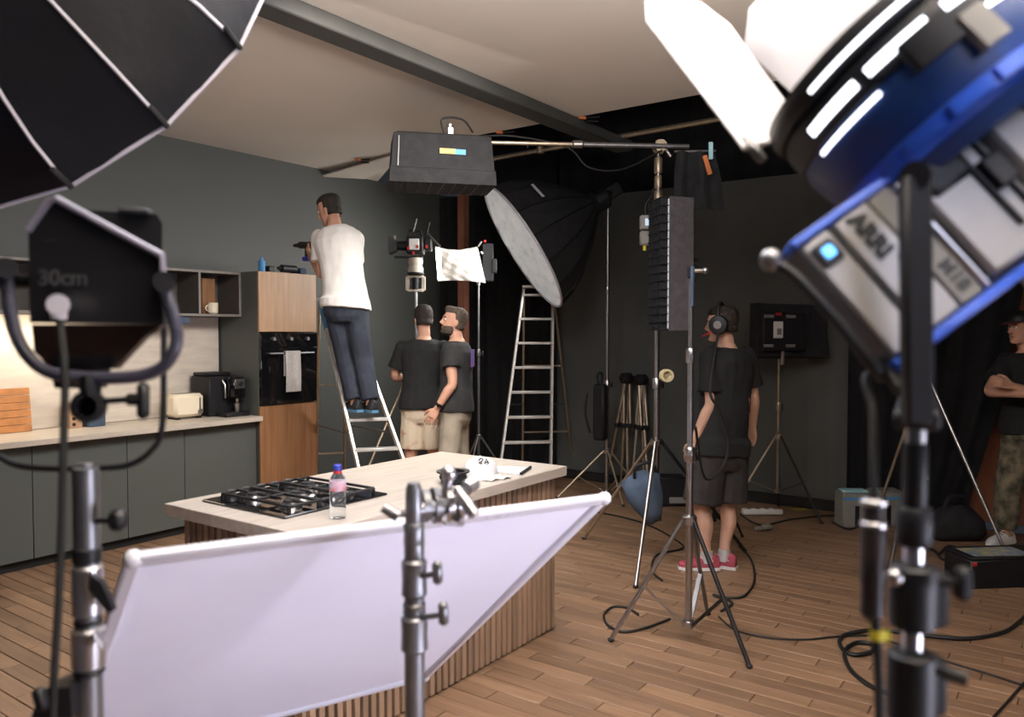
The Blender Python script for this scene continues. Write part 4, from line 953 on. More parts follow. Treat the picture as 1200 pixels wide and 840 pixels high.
# ------------------------------------------------------------------ foreground: big black umbrella softbox at the top left
OCc = EYEP+(V((1.189, 2.582, 2.655))-EYEP)*.94; On = V((.837, .322, -.442)).normalized()
oe1 = On.cross(V((0, 0, 1))).normalized(); oe2 = On.cross(oe1); OR = .705; PH = -.067
def op(k, r, back): a = PH+2*PI*k/16; return OCc-On*back+(oe1*math.cos(a)+oe2*math.sin(a))*r
OD = .58
oprof = [(0, OR), (.10, OR*.985), (.22, OR*.94), (.36, OR*.85), (.52, OR*.70), (.68, OR*.52), (.84, OR*.30), (.95, OR*.13)]
t = thing('parabolic_softbox', 'huge black umbrella softbox with pale piping at the upper left', 'softbox', OCc-On*OD)
cen = OCc-On*OD*.3
for k in range(16):
    rows = []
    for (b_, r) in oprof:
        row = []
        for j in range(7):
            u = j/6; p = op(k+u, r*math.cos(PI/16)/math.cos((u-.5)*PI/8), OD*b_)
            sag = math.sin(PI*u)*(.012*(1-b_)*math.sin(PI*min(1, b_*2.2)) + .006*math.sin(b_*23+k*2.1)*math.sin(u*9+k))
            row.append(p+(cen-p).normalized()*sag)
        rows.append(row)
    vs = [p for r in rows for p in r]; W = 7; n0 = len(vs); fs = []
    for i in range(len(rows)-1):
        for j in range(W-1): fs.append((i*W+j, i*W+j+1, (i+1)*W+j+1, (i+1)*W+j))
    vs += [p+(cen-p).normalized()*.004 for p in vs]; fs += [tuple(x+n0 for x in reversed(f)) for f in fs]
    MB().add(vs, fs).build('fabric_panel', M['sheen'], t, 80)
    rb = MB().tube([op(k, r*1.004, OD*b_) for (b_, r) in oprof[1:]], .0042, 6).build('rib', M['piping'], t)
    MB().tube([op(k, OR*1.008, OD*0), op(k, OR*1.0, OD*.115)], .0075, 6).build('rib_pocket', M['blackcloth'], rb)
MB().tube([op(k*.5, OR if k % 2 == 0 else OR*math.cos(PI/16), .0) for k in range(32)], .0052, 6, closed=True).build('rim_piping', M['piping'], t)
MB().sheet(lambda u, v: op(u*16, OR*.97*(.02+.98*v)*(math.cos(PI/16)), .01-.03*(1-v*v)), 32, 6, On*-.004).build('front_cloth', M['flag'], t, 80)
MB().lathe([(.11, -.06), (.11, .02), (.075, .05), (.075, .30), (.06, .32)], OCc-On*OD, -On).build('lamp_head', M['black'], t)
# ------------------------------------------------------------------ foreground: large blue and silver daylight lamp at the right
ra = V((-.58, .79, .22)).normalized()                      # optical axis in camera terms (right, up, forward)
rs = V((.83, .54, .10)); rs = (rs-ra*rs.dot(ra)).normalized()
wv = lambda v: RT*v.x+UP*v.y+FWD*v.z
LA = wv(ra).normalized(); LS = wv(rs).normalized(); LN = LS.cross(LA).normalized()
if LN.dot(FWD) > 0: LN = -LN
LO = at(1032, 68, 1.16)                                    # front ring centre
t = arri = thing('daylight_lamp', 'large blue and silver daylight lamp with open barn doors close at the upper right', 'lamp', LO)
LR = .19
RF = frame(LO, LS, LN.cross(LS) if False else LA.cross(LS), LA)   # local: x = LS, z = optical axis
MB(RF).lathe([(LR*.80, .012), (LR*.97, .018), (LR, .0), (LR*.985, -.016), (LR*.86, -.018), (LR*.80, .012)], (0, 0, 0), (0, 0, 1), 56).build('front_flange', M['black'], t)
MB(RF).lathe([(LR*.94, -.014), (LR*.975, -.03), (LR*.975, -.062), (LR*.93, -.068)], (0, 0, 0), (0, 0, 1), 56).build('vent_ring', M['black'], t)
MB(RF).lathe([(LR*.95, -.060), (LR*.965, -.075), (LR*.95, -.105), (LR*.90, -.16), (LR*.80, -.19)], (0, 0, 0), (0, 0, 1), 56).build('lens_barrel', M['deepblue'], t)
MB(RF).lathe([(LR*.90, -.135), (LR*.985, -.139), (LR*.985, -.160), (LR*.88, -.168)], (0, 0, 0), (0, 0, 1), 56).build('blue_band', M['blue'], t)
MB(RF).lathe([(LR*.01, .012), (LR*.45, .010), (LR*.78, 0), (LR*.78, -.01), (0, -.012)], (0, 0, 0), (0, 0, 1), 40).build('lens', M['lamp'], t)
NA = math.atan2(LN.dot(LA.cross(LS)), LN.dot(LS))          # angle on the ring that faces the camera
def arc(a0, a1, z0, z1, r, name, m, n=14, th=.004, parent=None):
    def fn(u, v): a = NA+math.radians(-17+a0+(a1-a0)*u); return RF @ V((r*math.cos(a), r*math.sin(a), z0+(z1-z0)*v))
    return MB().sheet(fn, n, 1, LN*th).build(name, m, parent or t, 60)
for (a0, a1) in ((-62, -34), (-28, -2), (6, 34), (40, 62)):
    arc(a0, a1, -.036, -.049, LR*.978, 'vent_slot', M['slot'])
for (a0, a1) in ((-66, -30), (-14, 2), (16, 44)):
    arc(a0, a1, -.070, -.0755, LR*.969, 'light_slit', M['slot'])
for k in range(8):
    a0 = -78+k*20; arc(a0, a0+17, -.140, -.158, LR*.991, 'band_segment', M['blue'], th=.006)
arc(-48, 72, -.003, -.0085, LR*1.0, 'light_slit', M['slot'], 30)
arc(-16, 3, -.045, -.088, LR*.985, 'latch_plate', M['black'], th=.010)
arc(4, 14, -.066, -.118, LR*.985, 'latch', M['greybox'], th=.014)
# barn doors
LEAFA, LEAFB = -140, 142
def leaf(az, w0, w1, L, flare, lab=None):
    a = NA+math.radians(az); rd = V((math.cos(a), math.sin(a), 0)); tg = V((-math.sin(a), math.cos(a), 0))
    h = rd*LR*.98+V((0, 0, .022)); d = (V((0, 0, 1))*math.cos(math.radians(flare))+rd*math.sin(math.radians(flare)))
    nn_ = rd*math.cos(math.radians(flare))-V((0, 0, 1))*math.sin(math.radians(flare))
    cut = .05
    poly = [h-tg*w0/2, h+tg*w0/2, h+tg*w1/2+d*(L-cut), h+tg*(w1/2-cut)+d*L, h-tg*(w1/2-cut)+d*L, h-tg*w1/2+d*(L-cut)]
    o = MB(RF).prism(poly, nn_*.002).build('barn_door', M['leaf'], t, 0)
    MB(RF).tube([h-tg*w0*.48, h+tg*w0*.48], .005, 8).build('hinge', M['steel'], o)
    for k in (-1, 1): MB(RF).bar(h+tg*w0*.4*k-V((0, 0, .03)), h+tg*w0*.4*k+d*.02, .016, .012, rd, .002).build('bracket', M['darksteel'], o)
leaf(LEAFA, .26, .28, .30, -5); leaf(LEAFB, .26, .29, .27, 10)
# body
P0 = at(930, 285, 1.02)
BW, BL, BT = .36, .195, .045
BF = frame(P0, LS, -LA, LS.cross(-LA))
sgn = 1 if LS.cross(-LA).dot(LN) > 0 else -1               # thickness runs away from the camera
tz = -sgn
bx_ = lambda x0, x1, y0, y1, z0, z1, b=.004: MB(BF).box(((x0+x1)/2, (y0+y1)/2, tz*(z0+z1)/2), (abs(x1-x0), abs(y1-y0), abs(z1-z0)), None, b)
bx_(.004, BW, .008, BL-.006, .006, BT, .012).build('housing', M['silverpaint'], t)
bx_(.15, BW-.01, .012, BL-.01, BT-.01, .26, .02).build('rear_housing', M['black'], t)
bx_(-.004, BW+.01, -.004, .008, -.003, BT+.004, .003).build('blue_front_plate', M['blue'], t)
bx_(-.004, BW+.01, BL-.006, BL+.008, -.003, BT+.004, .003).build('blue_rear_plate', M['blue'], t)
bx_(-.001, .004, .0, BL, .002, BT, .001).build('end_plate', M['black'], t)
bx_(.004, .047, .010, BL-.008, -.001, .01, .003).build('side_panel', M['silverpaint'], t)
bx_(.056, .112, .010, BL-.008, -.001, .01, .003).build('side_panel', M['silverpaint'], t)
bx_(.048, .055, .010, BL-.008, .003, .01, .001).build('groove', M['ink'], t)
sw = bx_(.008, .042, .019, .053, -.006, .004, .004).build('power_switch', M['black'], t)
bx_(.018, .033, .028, .043, -.009, -.004, .002).build('led', M['ledblue'], sw)
bx_(.114, .150, .010, BL-.008, -.001, .01, .003).build('side_panel', M['greybox'], t)
bx_(.172, .240, -.005, .062, -.022, .01, .008).build('black_bracket', M['black'], t)
bx_(.152, .162, .012, BL-.008, -.005, .01, .004).build('chrome_strip', M['chrome'], t)
bx_(.166, .280, .012, .18, -.014, .01, .006).build('side_panel', M['silverpaint'], t)
for x_ in (.235, .262): bx_(x_, x_+.008, .02, .15, -.020, .0, .002).build('black_rail', M['black'], t)
bx_(.243, .275, .055, .10, -.03, -.01, .004).build('rail_carriage', M['black'], t)
bx_(.292, .35, .0, .12, -.02, .01, .006).build('side_panel', M['silverpaint'], t)
TXF = BF @ Matrix.Translation((.108, .062, -tz*.0022)) @ Matrix(((0, 1, 0, 0), (1, 0, 0, 0), (0, 0, -1, 0), (0, 0, 0, 1)))
# letters run along the optical axis, their tops towards the far end of the body
tx_ = BF.to_3x3() @ V((0, 1, 0)); ty_ = BF.to_3x3() @ V((1, 0, 0)); tz_ = tx_.cross(ty_)
text_part('lettering', 'ARRI', .031, frame(BF @ V((.084, .050, -tz*.0022)), tx_, ty_, tz_), M['ink'], t, .0006, -.12, .0022)
text_part('lettering_mark', '®', .012, frame(BF @ V((.095, .094, -tz*.0022)), tx_, ty_, tz_), M['faint'], t, .0006, 0, 0)
text_part('model_lettering', 'M18', .026, frame(BF @ V((.133, .15, -tz*.0022)), tx_, ty_, tz_), M['faint'], t, .0006, 0, .001)
MB(BF).tube(curve_pts([(-.005, -.006, tz*.05), (-.026, .0, tz*.03), (-.021, .03, tz*.015), (-.018, .12, tz*.012), (-.02, BL-.01, tz*.015), (-.006, BL+.004, tz*.04)], 6), .008, 10).build('handle', M['black'], t)
MB(BF).ball((-.028, -.002, tz*.02), .015).build('handle_end', M['darksteel'], t)
MB(BF).tube(curve_pts([(.005, BL-.01, tz*.03), (-.012, BL+.03, tz*.01), (.02, BL+.035, tz*.01), (.04, BL+.006, tz*.03)], 6), .010, 8).build('lower_handle', M['black'], t)
for k in range(3): MB(BF).cyl((.22+k*.03, BL+.006, tz*.02), (.22+k*.03, BL+.03, tz*.02), .010).build('screw_knob', M['chrome'], t)
# yoke and stand of the daylight lamp
YD = .93
ytop = at(1072, 206, YD)
y_ = MB().bar(at(1072, 206, YD), at(1075, 498, YD), .033, .022, FWD, .004).cyl(at(1072, 206, YD-.012), at(1072, 206, YD+.05), .0175, seg=20)
y_.build('yoke_arm', M['black'], t)
YV = at(1075, 388, 1)-EYEP; YV.z = 0; YV.normalize()
MB().bar(at(1075, 493, YD), at(1075, 493, YD)+YV*.30, .05, .022, V((0, 0, 1)), .004).build('yoke_base', M['black'], t)
MB().bar(at(1072, 206, YD)+YV*.30, at(1075, 493, YD)+YV*.30, .033, .022, FWD, .004).build('yoke_arm', M['black'], t)
q = at(1073, 520, YD+.03); QB = V((q.x, q.y, 0)); qz = lambda py: EYE-(py-388)/FPX*(YD+.03)
t = stand('heavy black and chrome stand carrying the large blue and silver lamp', QB, qz(500), tri(QB, .50, 155), .48, .12, .0118, 'chrome', ['darksteel']*3, None, (), .014, braces=False)
for (y0_, y1_, r, mm) in ((518, 596, .0138, 'black'), (594, 640, .0205, 'black'), (662, 738, .027, 'black'), (766, 850, .028, 'black')):
    z0_, z1_ = qz(y1_), qz(y0_); MB().lathe([(r*.85, z0_), (r, z0_+.004), (r*1.02, (z0_+z1_)/2), (r, z1_-.004), (r*.85, z1_)], QB).build('collar', M[mm], t)
for (y0_, y1_) in ((668, 735), (772, 840)):
    MB().box(QB+V((0, 0, (qz(y0_)+qz(y1_))/2))+RT*.024, (.03, .03, qz(y0_)-qz(y1_)), Matrix((RT, FWD, UP)).transposed(), .006).build('clamp_block', M['black'], t)
MB().tube([at(1100, 682, YD), at(1122, 682, YD-.01)], .005).bar(at(1128, 664, YD-.01), at(1128, 703, YD-.01), .018, .02, b=.005).build('t_handle', M['black'], t)
MB().tube([at(1098, 785, YD), at(1112, 790, YD-.01), at(1134, 797, YD-.02)], [.006, .0085, .0085]).build('lever', M['black'], t)
MB().ball(at(1048, 676, YD+.0), .010).build('bolt', M['steel'], t)
hp = BF @ V((.04, BL+.01, tz*.05))
cp = curve_pts([hp, at(1016, 440, 1.02), at(1023, 480, .99), at(1024, 540, .97), at(1024, 588, .96)], 8)
t = thing('head_cable', 'black lamp cable with a thick dark connector hanging beside the heavy black and chrome stand', 'cable', at(1024, 655, .96))
MB().tube(cp, .0052, 8).build('upper_cable', M['rubber'], t)
MB().lathe([(.006, 0), (.0125, -.004), (.0125, -.026), (.0145, -.03), (.0145, -.10), (.0135, -.104), (.0135, -.14), (.007, -.147)], at(1024, 586, .96), (0, 0, 1)).build('connector', mat('connector_rubber', (.022, .016, .015), .45, var=.3, vscale=30), t)
for z in (-.002, -.029): MB().lathe([(.0135, z-.004), (.0152, z-.002), (.0152, z+.002), (.0135, z+.004)], at(1024, 586, .96)).build('metal_ring', M['steel'], t)
lowp = curve_pts([at(1026, 728, .96), at(1029, 780, .96), at(1031, 850, .96), at(1034, 1100, .96), at(1036, 1500, .96), QB+V((-.05, .35, .10)), QB+V((.1, .6, .010)), onz(1200, 800, .01)], 8)
MB().tube(lowp, .0058, 8).build('lower_cable', M['rubber'], t)
MB().cyl(at(1028, 738, .96), at(1028, 749, .96), .0085).sheet(lambda u, v: at(1032+12*u, 738+12*v+2*u, .955), 3, 3, FWD*.001).build('yellow_tag', M['yellow'], t)
# ------------------------------------------------------------------ right background
c = at(1082, 630, 6.4)
SR = V((c.x, c.y, 0))
stand('light stand with long pale legs behind the heavy black and chrome stand at right', SR, 1.6, [onz(1042, 674)[:2], onz(1022, 620)[:2], onz(1181, 655)[:2]], 1.28, .5, .017, 'darksteel', ['steel', 'brass', 'steel'], None, (), .013, braces=False)
t = thing('red_lamp_box', 'dull red square box fixed on the stand behind the blue and silver lamp', 'box', SR+V((0, 0, 1.602)))
c = SR+V((0, 0, 1.66))
MB().box(c+RT*.02, (.12, .12, .11), None, .006).build('body', mat('dull_red', (.22, .03, .02), .7, var=.1), t); MB().cyl(c+RT*.05+V((0, 0, .055)), c+RT*.05+V((0, 0, .20)), .008).build('rod', M['orange'], t)
for (px, py, lab) in ((1004, 604, 'grey battery charger box with a pale blue top on the floor left of two'), (1041, 603, 'grey battery charger box on the floor right of two')):
    c = onz(px, py+14); t = thing('battery_charger', lab, 'charger', c, 'battery chargers on the floor')
    F_ = frame(c, RT, FWD, V((0, 0, 1)))
    MB(F_).box((0, .09, .15), (.24, .19, .30), None, .012).build('case', M['greybox'], t)
    MB(F_).box((0, .07, .304), (.21, .15, .012), None, .003).build('lid', M['cyan'] if px < 1020 else M['greybox'], t)
    MB(F_).box((0, -.006, .245), (.24, .008, .022)).build('blue_stripe', M['bluebright'], t, 0)
    MB(F_).box((.0, -.006, .10), (.035, .008, .17)).build('slot', M['black'], t, 0)
c0 = onz(1136, 691); F_ = frame(c0, RT*.99+FWD*.1, None or V((0, 0, 1)).cross(RT*.99+FWD*.1), V((0, 0, 1)))
t = thing('equipment_case', 'black equipment case with a coloured sticker on its lid on the floor at right', 'case', c0)
MB(F_).box((.30, .14, .095), (.58, .28, .19), None, .012).build('body', M['black'], t)
MB(F_).box((.30, .14, .198), (.585, .285, .016), None, .005).build('lid', M['black'], t)
MB(F_).box((.26, .13, .207), (.40, .20, .003)).build('sticker', M['fleck'], t, 0)
MB(F_).box((.03, -.004, .165), (.03, .008, .022)).build('red_latch', M['red'], t)
# small things on the floor by the backdrop
def floor_cable(pts, r, label, n=8, m='rubber'):
    P = [onz(x, y, r+.002) for (x, y) in pts]; P = curve_pts(P, n)
    for i, p in enumerate(P): p.z = r+.002
    return solo('floor_cable', MB().tube(P, r, 6), M[m], label, 'cable', P[0])
floor_cable([(1215, 705), (1195, 728), (1172, 742), (1130, 748), (1080, 744), (1030, 738), (995, 742), (984, 750), (989, 762), (1003, 767), (1022, 763), (1022, 755), (1003, 753), (990, 764), (996, 783), (1016, 801), (1045, 815)], .011, 'thick black cable looping on the floor beside the heavy black and chrome stand')
floor_cable([(842, 722), (862, 738), (900, 747), (945, 749), (978, 746), (1020, 745), (1060, 757), (1110, 775), (1160, 790), (1215, 808)], .005, 'thin black cable crossing the open floor from the nearest silver stand to the right')
floor_cable([(785, 725), (755, 736), (730, 740), (712, 732), (708, 720), (718, 711), (735, 712), (748, 720)], .007, 'black cable curled at the left foot of the nearest silver stand')
floor_cable([(866, 640), (880, 655), (884, 680), (872, 698), (852, 700), (836, 697), (858, 706), (845, 716)], .008, 'black cable curling on the floor behind the pink shoes')
floor_cable([(700, 600), (730, 606), (760, 615), (788, 630), (800, 642), (770, 650), (764, 668), (776, 680)], .007, 'black cable on the floor under the blue sandbag')
floor_cable([(868, 603), (892, 615), (930, 608), (980, 604), (1010, 612), (995, 620), (975, 612)], .008, 'black cable along the foot of the grey backdrop')
floor_cable([(1100, 650), (1112, 640), (1125, 645), (1118, 655), (1104, 655), (1095, 645), (1080, 640)], .010, 'small black cable coil on the floor left of the equipment case')
c = onz(893, 622); solo('cable_connector', MB().bar(c+V((0, 0, .03)), c+V((.08, -.05, .03)), .05, .04, b=.01).bar(c+V((-.06, .04, .025)), c+V((0, 0, .025)), .03, .03, b=.006), M['greybox'], 'grey cable connector lying on the floor behind the operator', 'connector', c)
c = onz(893, 603); F_ = frame(c, RT, FWD, V((0, 0, 1))); t = thing('power_strip', 'white power strip on the floor at the foot of the backdrop', 'power strip', c)
MB(F_).box((0, 0, .03), (.36, .07, .05), None, .008).build('body', M['white'], t)
for k in range(4): MB(F_).cyl((-.12+k*.08, 0, .055), (-.12+k*.08, 0, .059), .022).build('socket', M['greybox'], t)
MB(F_).box((.155, 0, .057), (.025, .04, .012)).build('red_switch', M['red'], t)
c = onz(790, 592); F_ = frame(c, RT, FWD, V((0, 0, 1))); t = thing('lamp_case', 'low black case on the floor behind the blue sandbag', 'case', c)
MB(F_).box((-.06, .05, .14), (.34, .22, .28), None, .014).build('body', M['black'], t); MB(F_).box((.02, -.06, .06), (.16, .03, .06), None, .006).build('front_panel', M['greybox'], t)
c = onz(930, 597); solo('yellow_tape_strip', MB().bar(c+V((0, 0, .004)), c+RT*.12+V((0, 0, .004)), .05, .003), M['yellow'], 'strip of yellow tape on the floor at the foot of the backdrop', 'tape', c)
c = onz(1120, 632); t = thing('dark_bag', 'dark soft bag on the floor left of the man in camouflage trousers', 'bag', c)
rg = [[c+RT*(wx*math.cos(a))+FWD*(.12*wx/.22*math.sin(a))+V((0, 0, z+.01*math.sin(3*a))) for a in [2*PI*i/24 for i in range(24)]] for (z, wx) in ((.012, .18), (.06, .24), (.16, .22), (.24, .14), (.27, .04))]
MB().loft(rg).build('bag_body', M['blackcloth'], t, 80); MB().tube(curve_pts([c+RT*-.1+V((0, 0, .22)), c+RT*-.06+V((0, 0, .34)), c+RT*.06+V((0, 0, .34)), c+RT*.1+V((0, 0, .22))], 6), .012).build('strap', M['black'], t)
# the lamp's own light
l_ = spot('daylight_beam', LO+LA*.03, LO+LA*2, 140, 96, (.90, .94, 1), .12, .7)
# ------------------------------------------------------------------ people
def lerp(a, b, t): return V(a).lerp(V(b), t)
def ring(c, x, y, rx, ry, n=20, p=2.4):
    out = []
    for i in range(n):
        a = 2*PI*i/n; ca, sa_ = math.cos(a), math.sin(a)
        out.append(c + x*(rx*math.copysign(abs(ca)**(2/p), ca)) + y*(ry*math.copysign(abs(sa_)**(2/p), sa_)))
    return out
def limb(mb, pts, radii, n=6, seg=12):
    P = curve_pts(pts, n); m = len(pts)-1; R = []
    for i in range(len(P)):
        f = i/n; k = min(int(f), m-1); u = f-k; R.append(radii[k]*(1-u)+radii[k+1]*u)
    mb.tube(P, R, seg)
def torso_rings(J, inf=0, hem=None, k=1.0, belly=0):
    pel, che, nek = J['pelvis'], J['chest'], J['neck']
    lat = (J['shr']-J['shl']).normalized(); latp = (J['hipr']-J['hipl']).normalized()
    prof = [(-.10, .130, .085), (-.03, .168, .118), (.05, .165, .115), (.16, .150, .108+belly), (.26, .152, .110+belly*.6), (.36, .172, .118), (.44, .178, .115), (.50, .140, .092), (.535, .075, .068)]
    L = (nek-pel).length/.55
    rings = []
    for (h, rx, ry) in prof:
        u = h/.55
        c = curve_at(pel, che, nek, u)
        if hem is not None and h*L < hem: continue
        x = latp.lerp(lat, max(0, min(1, u))).normalized()
        axs = (nek-pel).normalized(); y = axs.cross(x).normalized(); x = y.cross(axs)
        rings.append(ring(c, x, y, (rx*k+inf), (ry*k+inf)))
    return rings
def curve_at(a, b, c, u):           # quadratic through a (0), b (.55), c (1)
    u0 = .55
    return a*((u-u0)*(u-1)/(u0)) + b*(u*(u-1)/(u0*(u0-1))) + c*(u*(u-u0)/(1-u0))
def hand(mb, wrist, d, nrm, side, curl=.5, spread=.02):
    d = V(d).normalized(); nrm = (V(nrm)-d*V(nrm).dot(d)).normalized(); lat = d.cross(nrm)*side      # lat points to the thumb
    w2 = wrist+d*.03
    mb.loft([ring(wrist-d*.015, lat, nrm, .026, .020, 12), ring(wrist+d*.02, lat, nrm, .034, .018, 12), ring(wrist+d*.055, lat, nrm, .042, .016, 12), ring(wrist+d*.09, lat, nrm, .042, .014, 12)])
    for k, (L, off) in enumerate(((.068, .0315), (.078, .0105), (.072, -.0105), (.056, -.031))):
        p = wrist+d*.082+lat*off; dir_ = (d+lat*off*1.6).normalized(); pts = [p]; rr = [.0088, .0085, .0078, .0066]
        for s_ in range(3):
            ang = curl*(.5+.5*s_); dd = dir_*math.cos(ang)+nrm*math.sin(ang); pts.append(pts[-1]+dd*L*(.45, .32, .26)[s_])
        mb.tube(pts, rr, 8); mb.ball(pts[-1], .0066, None, 8, 6)
    p = wrist+d*.025+lat*.028; q = p+(lat*.75+d*.7+nrm*.25).normalized()*.042; r = q+(d*.9+lat*.25+nrm*.35).normalized()*.032; s_ = r+(d*.9+nrm*.4).normalized()*.022
    mb.tube([p, q, r, s_], [.0135, .0115, .0098, .0078], 8)
def head_frame(J):
    f = azv(J['head_az']); pt = math.radians(J.get('pitch', 0)); fw = f*math.cos(pt)+V((0, 0, 1))*math.sin(pt)
    rt = fw.cross(V((0, 0, 1))).normalized(); upv = rt.cross(fw)
    return J['head'], rt, fw, upv
HP = [(-.118, .030, .030, .052), (-.105, .048, .050, .030), (-.08, .058, .072, .014), (-.05, .066, .086, .004), (-.015, .071, .093, 0), (.02, .075, .097, -.004), (.055, .076, .098, -.007), (.085, .070, .090, -.010), (.108, .053, .068, -.012), (.122, .028, .036, -.012)]
def head_mesh(mb, J):
    c, x, y, z = head_frame(J); s_ = J.get('hs', 1)
    mb.loft([ring(c+z*h*s_+y*o*s_, x, y, rx*s_, ry*s_, 20, 2.1) for (h, rx, ry, o) in HP])
    g = lambda a, b_, h: c+(x*a+y*b_+z*h)*s_
    mb.tube([g(0, .094, .022), g(0, .108, -.012), g(0, .117, -.030)], [.008, .012, .015], 8); mb.ball(g(.010, .105, -.034), .010, None, 8, 6); mb.ball(g(-.010, .105, -.034), .010, None, 8, 6)
    mb.ball(g(0, .086, -.098), (.022, .018, .016), None, 10, 6)                              # chin
    mb.tube([g(-.04, .083, .03), g(-.018, .094, .031), g(.018, .094, .031), g(.04, .083, .03)], [.008, .010, .010, .008], 8)   # brow
    for k in (-1, 1):
        R = Matrix((x, y, z)).transposed() @ Matrix.Rotation(k*.35, 3, 'Z')
        mb.ball(g(.078*k, -.008, -.012), (.010, .022, .034), R, 10, 8)
def person(J, label, body_m='skin', hair_m='hair', hair_style='short', group=None):
    J = {k: (V(v) if not isinstance(v, (int, float, str)) else v) for k, v in J.items()}
    g = J['ankl'].lerp(J['ankr'], .5); base = V((g.x, g.y, J['ground']))
    t = thing('person', label, 'person', base)
    b = MB()
    b.loft(torso_rings(J))
    lat = (J['shr']-J['shl']).normalized()
    c, x, y, z = head_frame(J)
    b.tube(curve_pts([J['neck']-V((0, 0, .06)), J['neck']+V((0, 0, .01)), c-z*.07-y*.015], 4), [.075]*4+[.058]*3+[.053]*2, 14)
    head_mesh(b, J)
    hands = MB()
    for s_, k in (('l', -1), ('r', 1)):
        sh, el, wr = J['sh'+s_], J['el'+s_], J['wr'+s_]
        b.ball(sh, .062); limb(b, [J['neck'].lerp(sh, .35)-V((0, 0, .045)), sh], [.062, .055], 4)
        limb(b, [sh, sh.lerp(el, .5), el, el.lerp(wr, .3), wr], [.056, .051, .041, .044, .027])
        limb(b, [wr-(wr-el).normalized()*.03, wr+(wr-el).normalized()*.01], [.028, .026], 2)
        d = (wr-el).normalized(); d = J.get('hd'+s_, d)
        hand(hands, wr, d, J.get('hn'+s_, -lat*k), J.get('th'+s_, k), J.get('curl', .45))
        hp, kn, an = J['hip'+s_], J['kn'+s_], J['ank'+s_]
        ft = azv(J['foot_az'+s_]); back = -azv(J.get('body_az', J['foot_az'+s_]))
        limb(b, [hp+V((0, 0, .03)), hp.lerp(kn, .4), kn, kn.lerp(an, .32)+back*.018, kn.lerp(an, .7), an], [.088, .078, .056, .056, .040, .036])
        b.tube([an+V((0, 0, -.02))-ft*.05, an+V((0, 0, -.045))+ft*.05, an+V((0, 0, -.055))+ft*.15], [.038, .038, .028], 10)
        b.ball(an+V((0, 0, -.01)), .040)
    me = remesh(b, .0085, 5); hm = remesh(hands, .0045, 1)
    bm = bmesh.new(); bm.from_mesh(me); bm.from_mesh(hm); bm.to_mesh(me); bm.free()
    link_mesh('body', me, M[body_m], t)
    hs = J.get('hs', 1); q = lambda a, b_, h: c+(x*a+y*b_+z*h)*hs
    for k in (-1, 1):
        e = MB().ball(q(.031*k, .082, .008), (.0125, .0125, .011), None, 10, 8).build('eye', M['eye'], t)
        MB().ball(q(.031*k, .0915, .008), (.005, .005, .005), None, 8, 6).build('iris', M['iris'], e)
        MB().tube([q(.018*k, .095, .028), q(.032*k, .094, .032), q(.047*k, .084, .027)], [.0035, .0045, .003], 6).build('eyebrow', M[hair_m], t)
    MB().tube([q(-.022, .089, -.064), q(-.008, .097, -.062), q(.008, .097, -.062), q(.022, .089, -.064)], [.003, .006, .006, .003], 8).build('mouth', M['lip'], t)
    # hair: a cap a little larger than the skull, cut at the hairline
    th = .013 if hair_style == 'short' else .009
    hb = MB(); top = []
    rr = [(-.06, .069, .090, 0), (-.035, .071, .094, -.002)]+[r for r in HP if r[0] >= -.02]
    R_ = []
    for (h, rx, ry, o) in rr:
        gg = 1+th/.075*(1 if h < .06 else 1.25)
        rg = []
        for i in range(24):
            a = 2*PI*i/24; f = math.sin(a)     # f=1 face
            k_ = gg if (f < .35 or h > .07) else .9
            if f > -.25 and h < -.03: k_ = .9
            if .2 < f and h < .065: k_ = .86
            if abs(f) <= .35 and h < -.02 and f > -.25: k_ = .9
            rg.append(q(0, o, h*(1.0 if h < .1 else 1.08))+(x*math.cos(a)*rx+y*math.sin(a)*ry)*k_*hs)
        R_.append(rg)
    hb.loft(R_)
    if hair_style == 'quiff': hb.ball(q(0, .055, .105), (.05, .045, .028), Matrix((x, y, z)).transposed())
    link_mesh('hair', remesh(hb, .008, 3, .004, .02, 3), M[hair_m], t)
    return t, J, (c, x, y, z, q)
def tee(t, J, m, hem, sleeve=.62, inf=.020, name='shirt', seed=0, belly=0):
    b = MB(); rr = torso_rings(J, inf, hem, 1.0, belly)
    # drop a straight hem below the lowest ring
    axs = (J['neck']-J['pelvis']).normalized(); L = (J['neck']-J['pelvis']).length/.55
    c = curve_at(J['pelvis'], J['chest'], J['neck'], hem/L/.55); latp = (J['hipr']-J['hipl']).normalized(); y = axs.cross(latp).normalized()
    rr = [ring(c, latp, y, .186+inf, .146+inf+belly*.6)]+([ring(curve_at(J['pelvis'], J['chest'], J['neck'], (hem/L+.06)/.55), latp, y, .182+inf, .138+inf+belly*.6)]+rr[1:] if len(rr) > 5 else rr)
    b.loft(rr)
    for s_ in ('l', 'r'):
        sh, el = J['sh'+s_], J['el'+s_]; e = sh.lerp(el, sleeve)
        b.ball(sh+V((0, 0, .005)), .066+inf*.5); limb(b, [J['neck'].lerp(sh, .3)-V((0, 0, .04)), sh], [.07, .066], 4)
        limb(b, [sh, sh.lerp(e, .5), e], [.066+inf*.5, .068+inf*.5, .068+inf*.9])
    return link_mesh(name, remesh(b, .010, 4, .011, .12, seed), M[m], t)
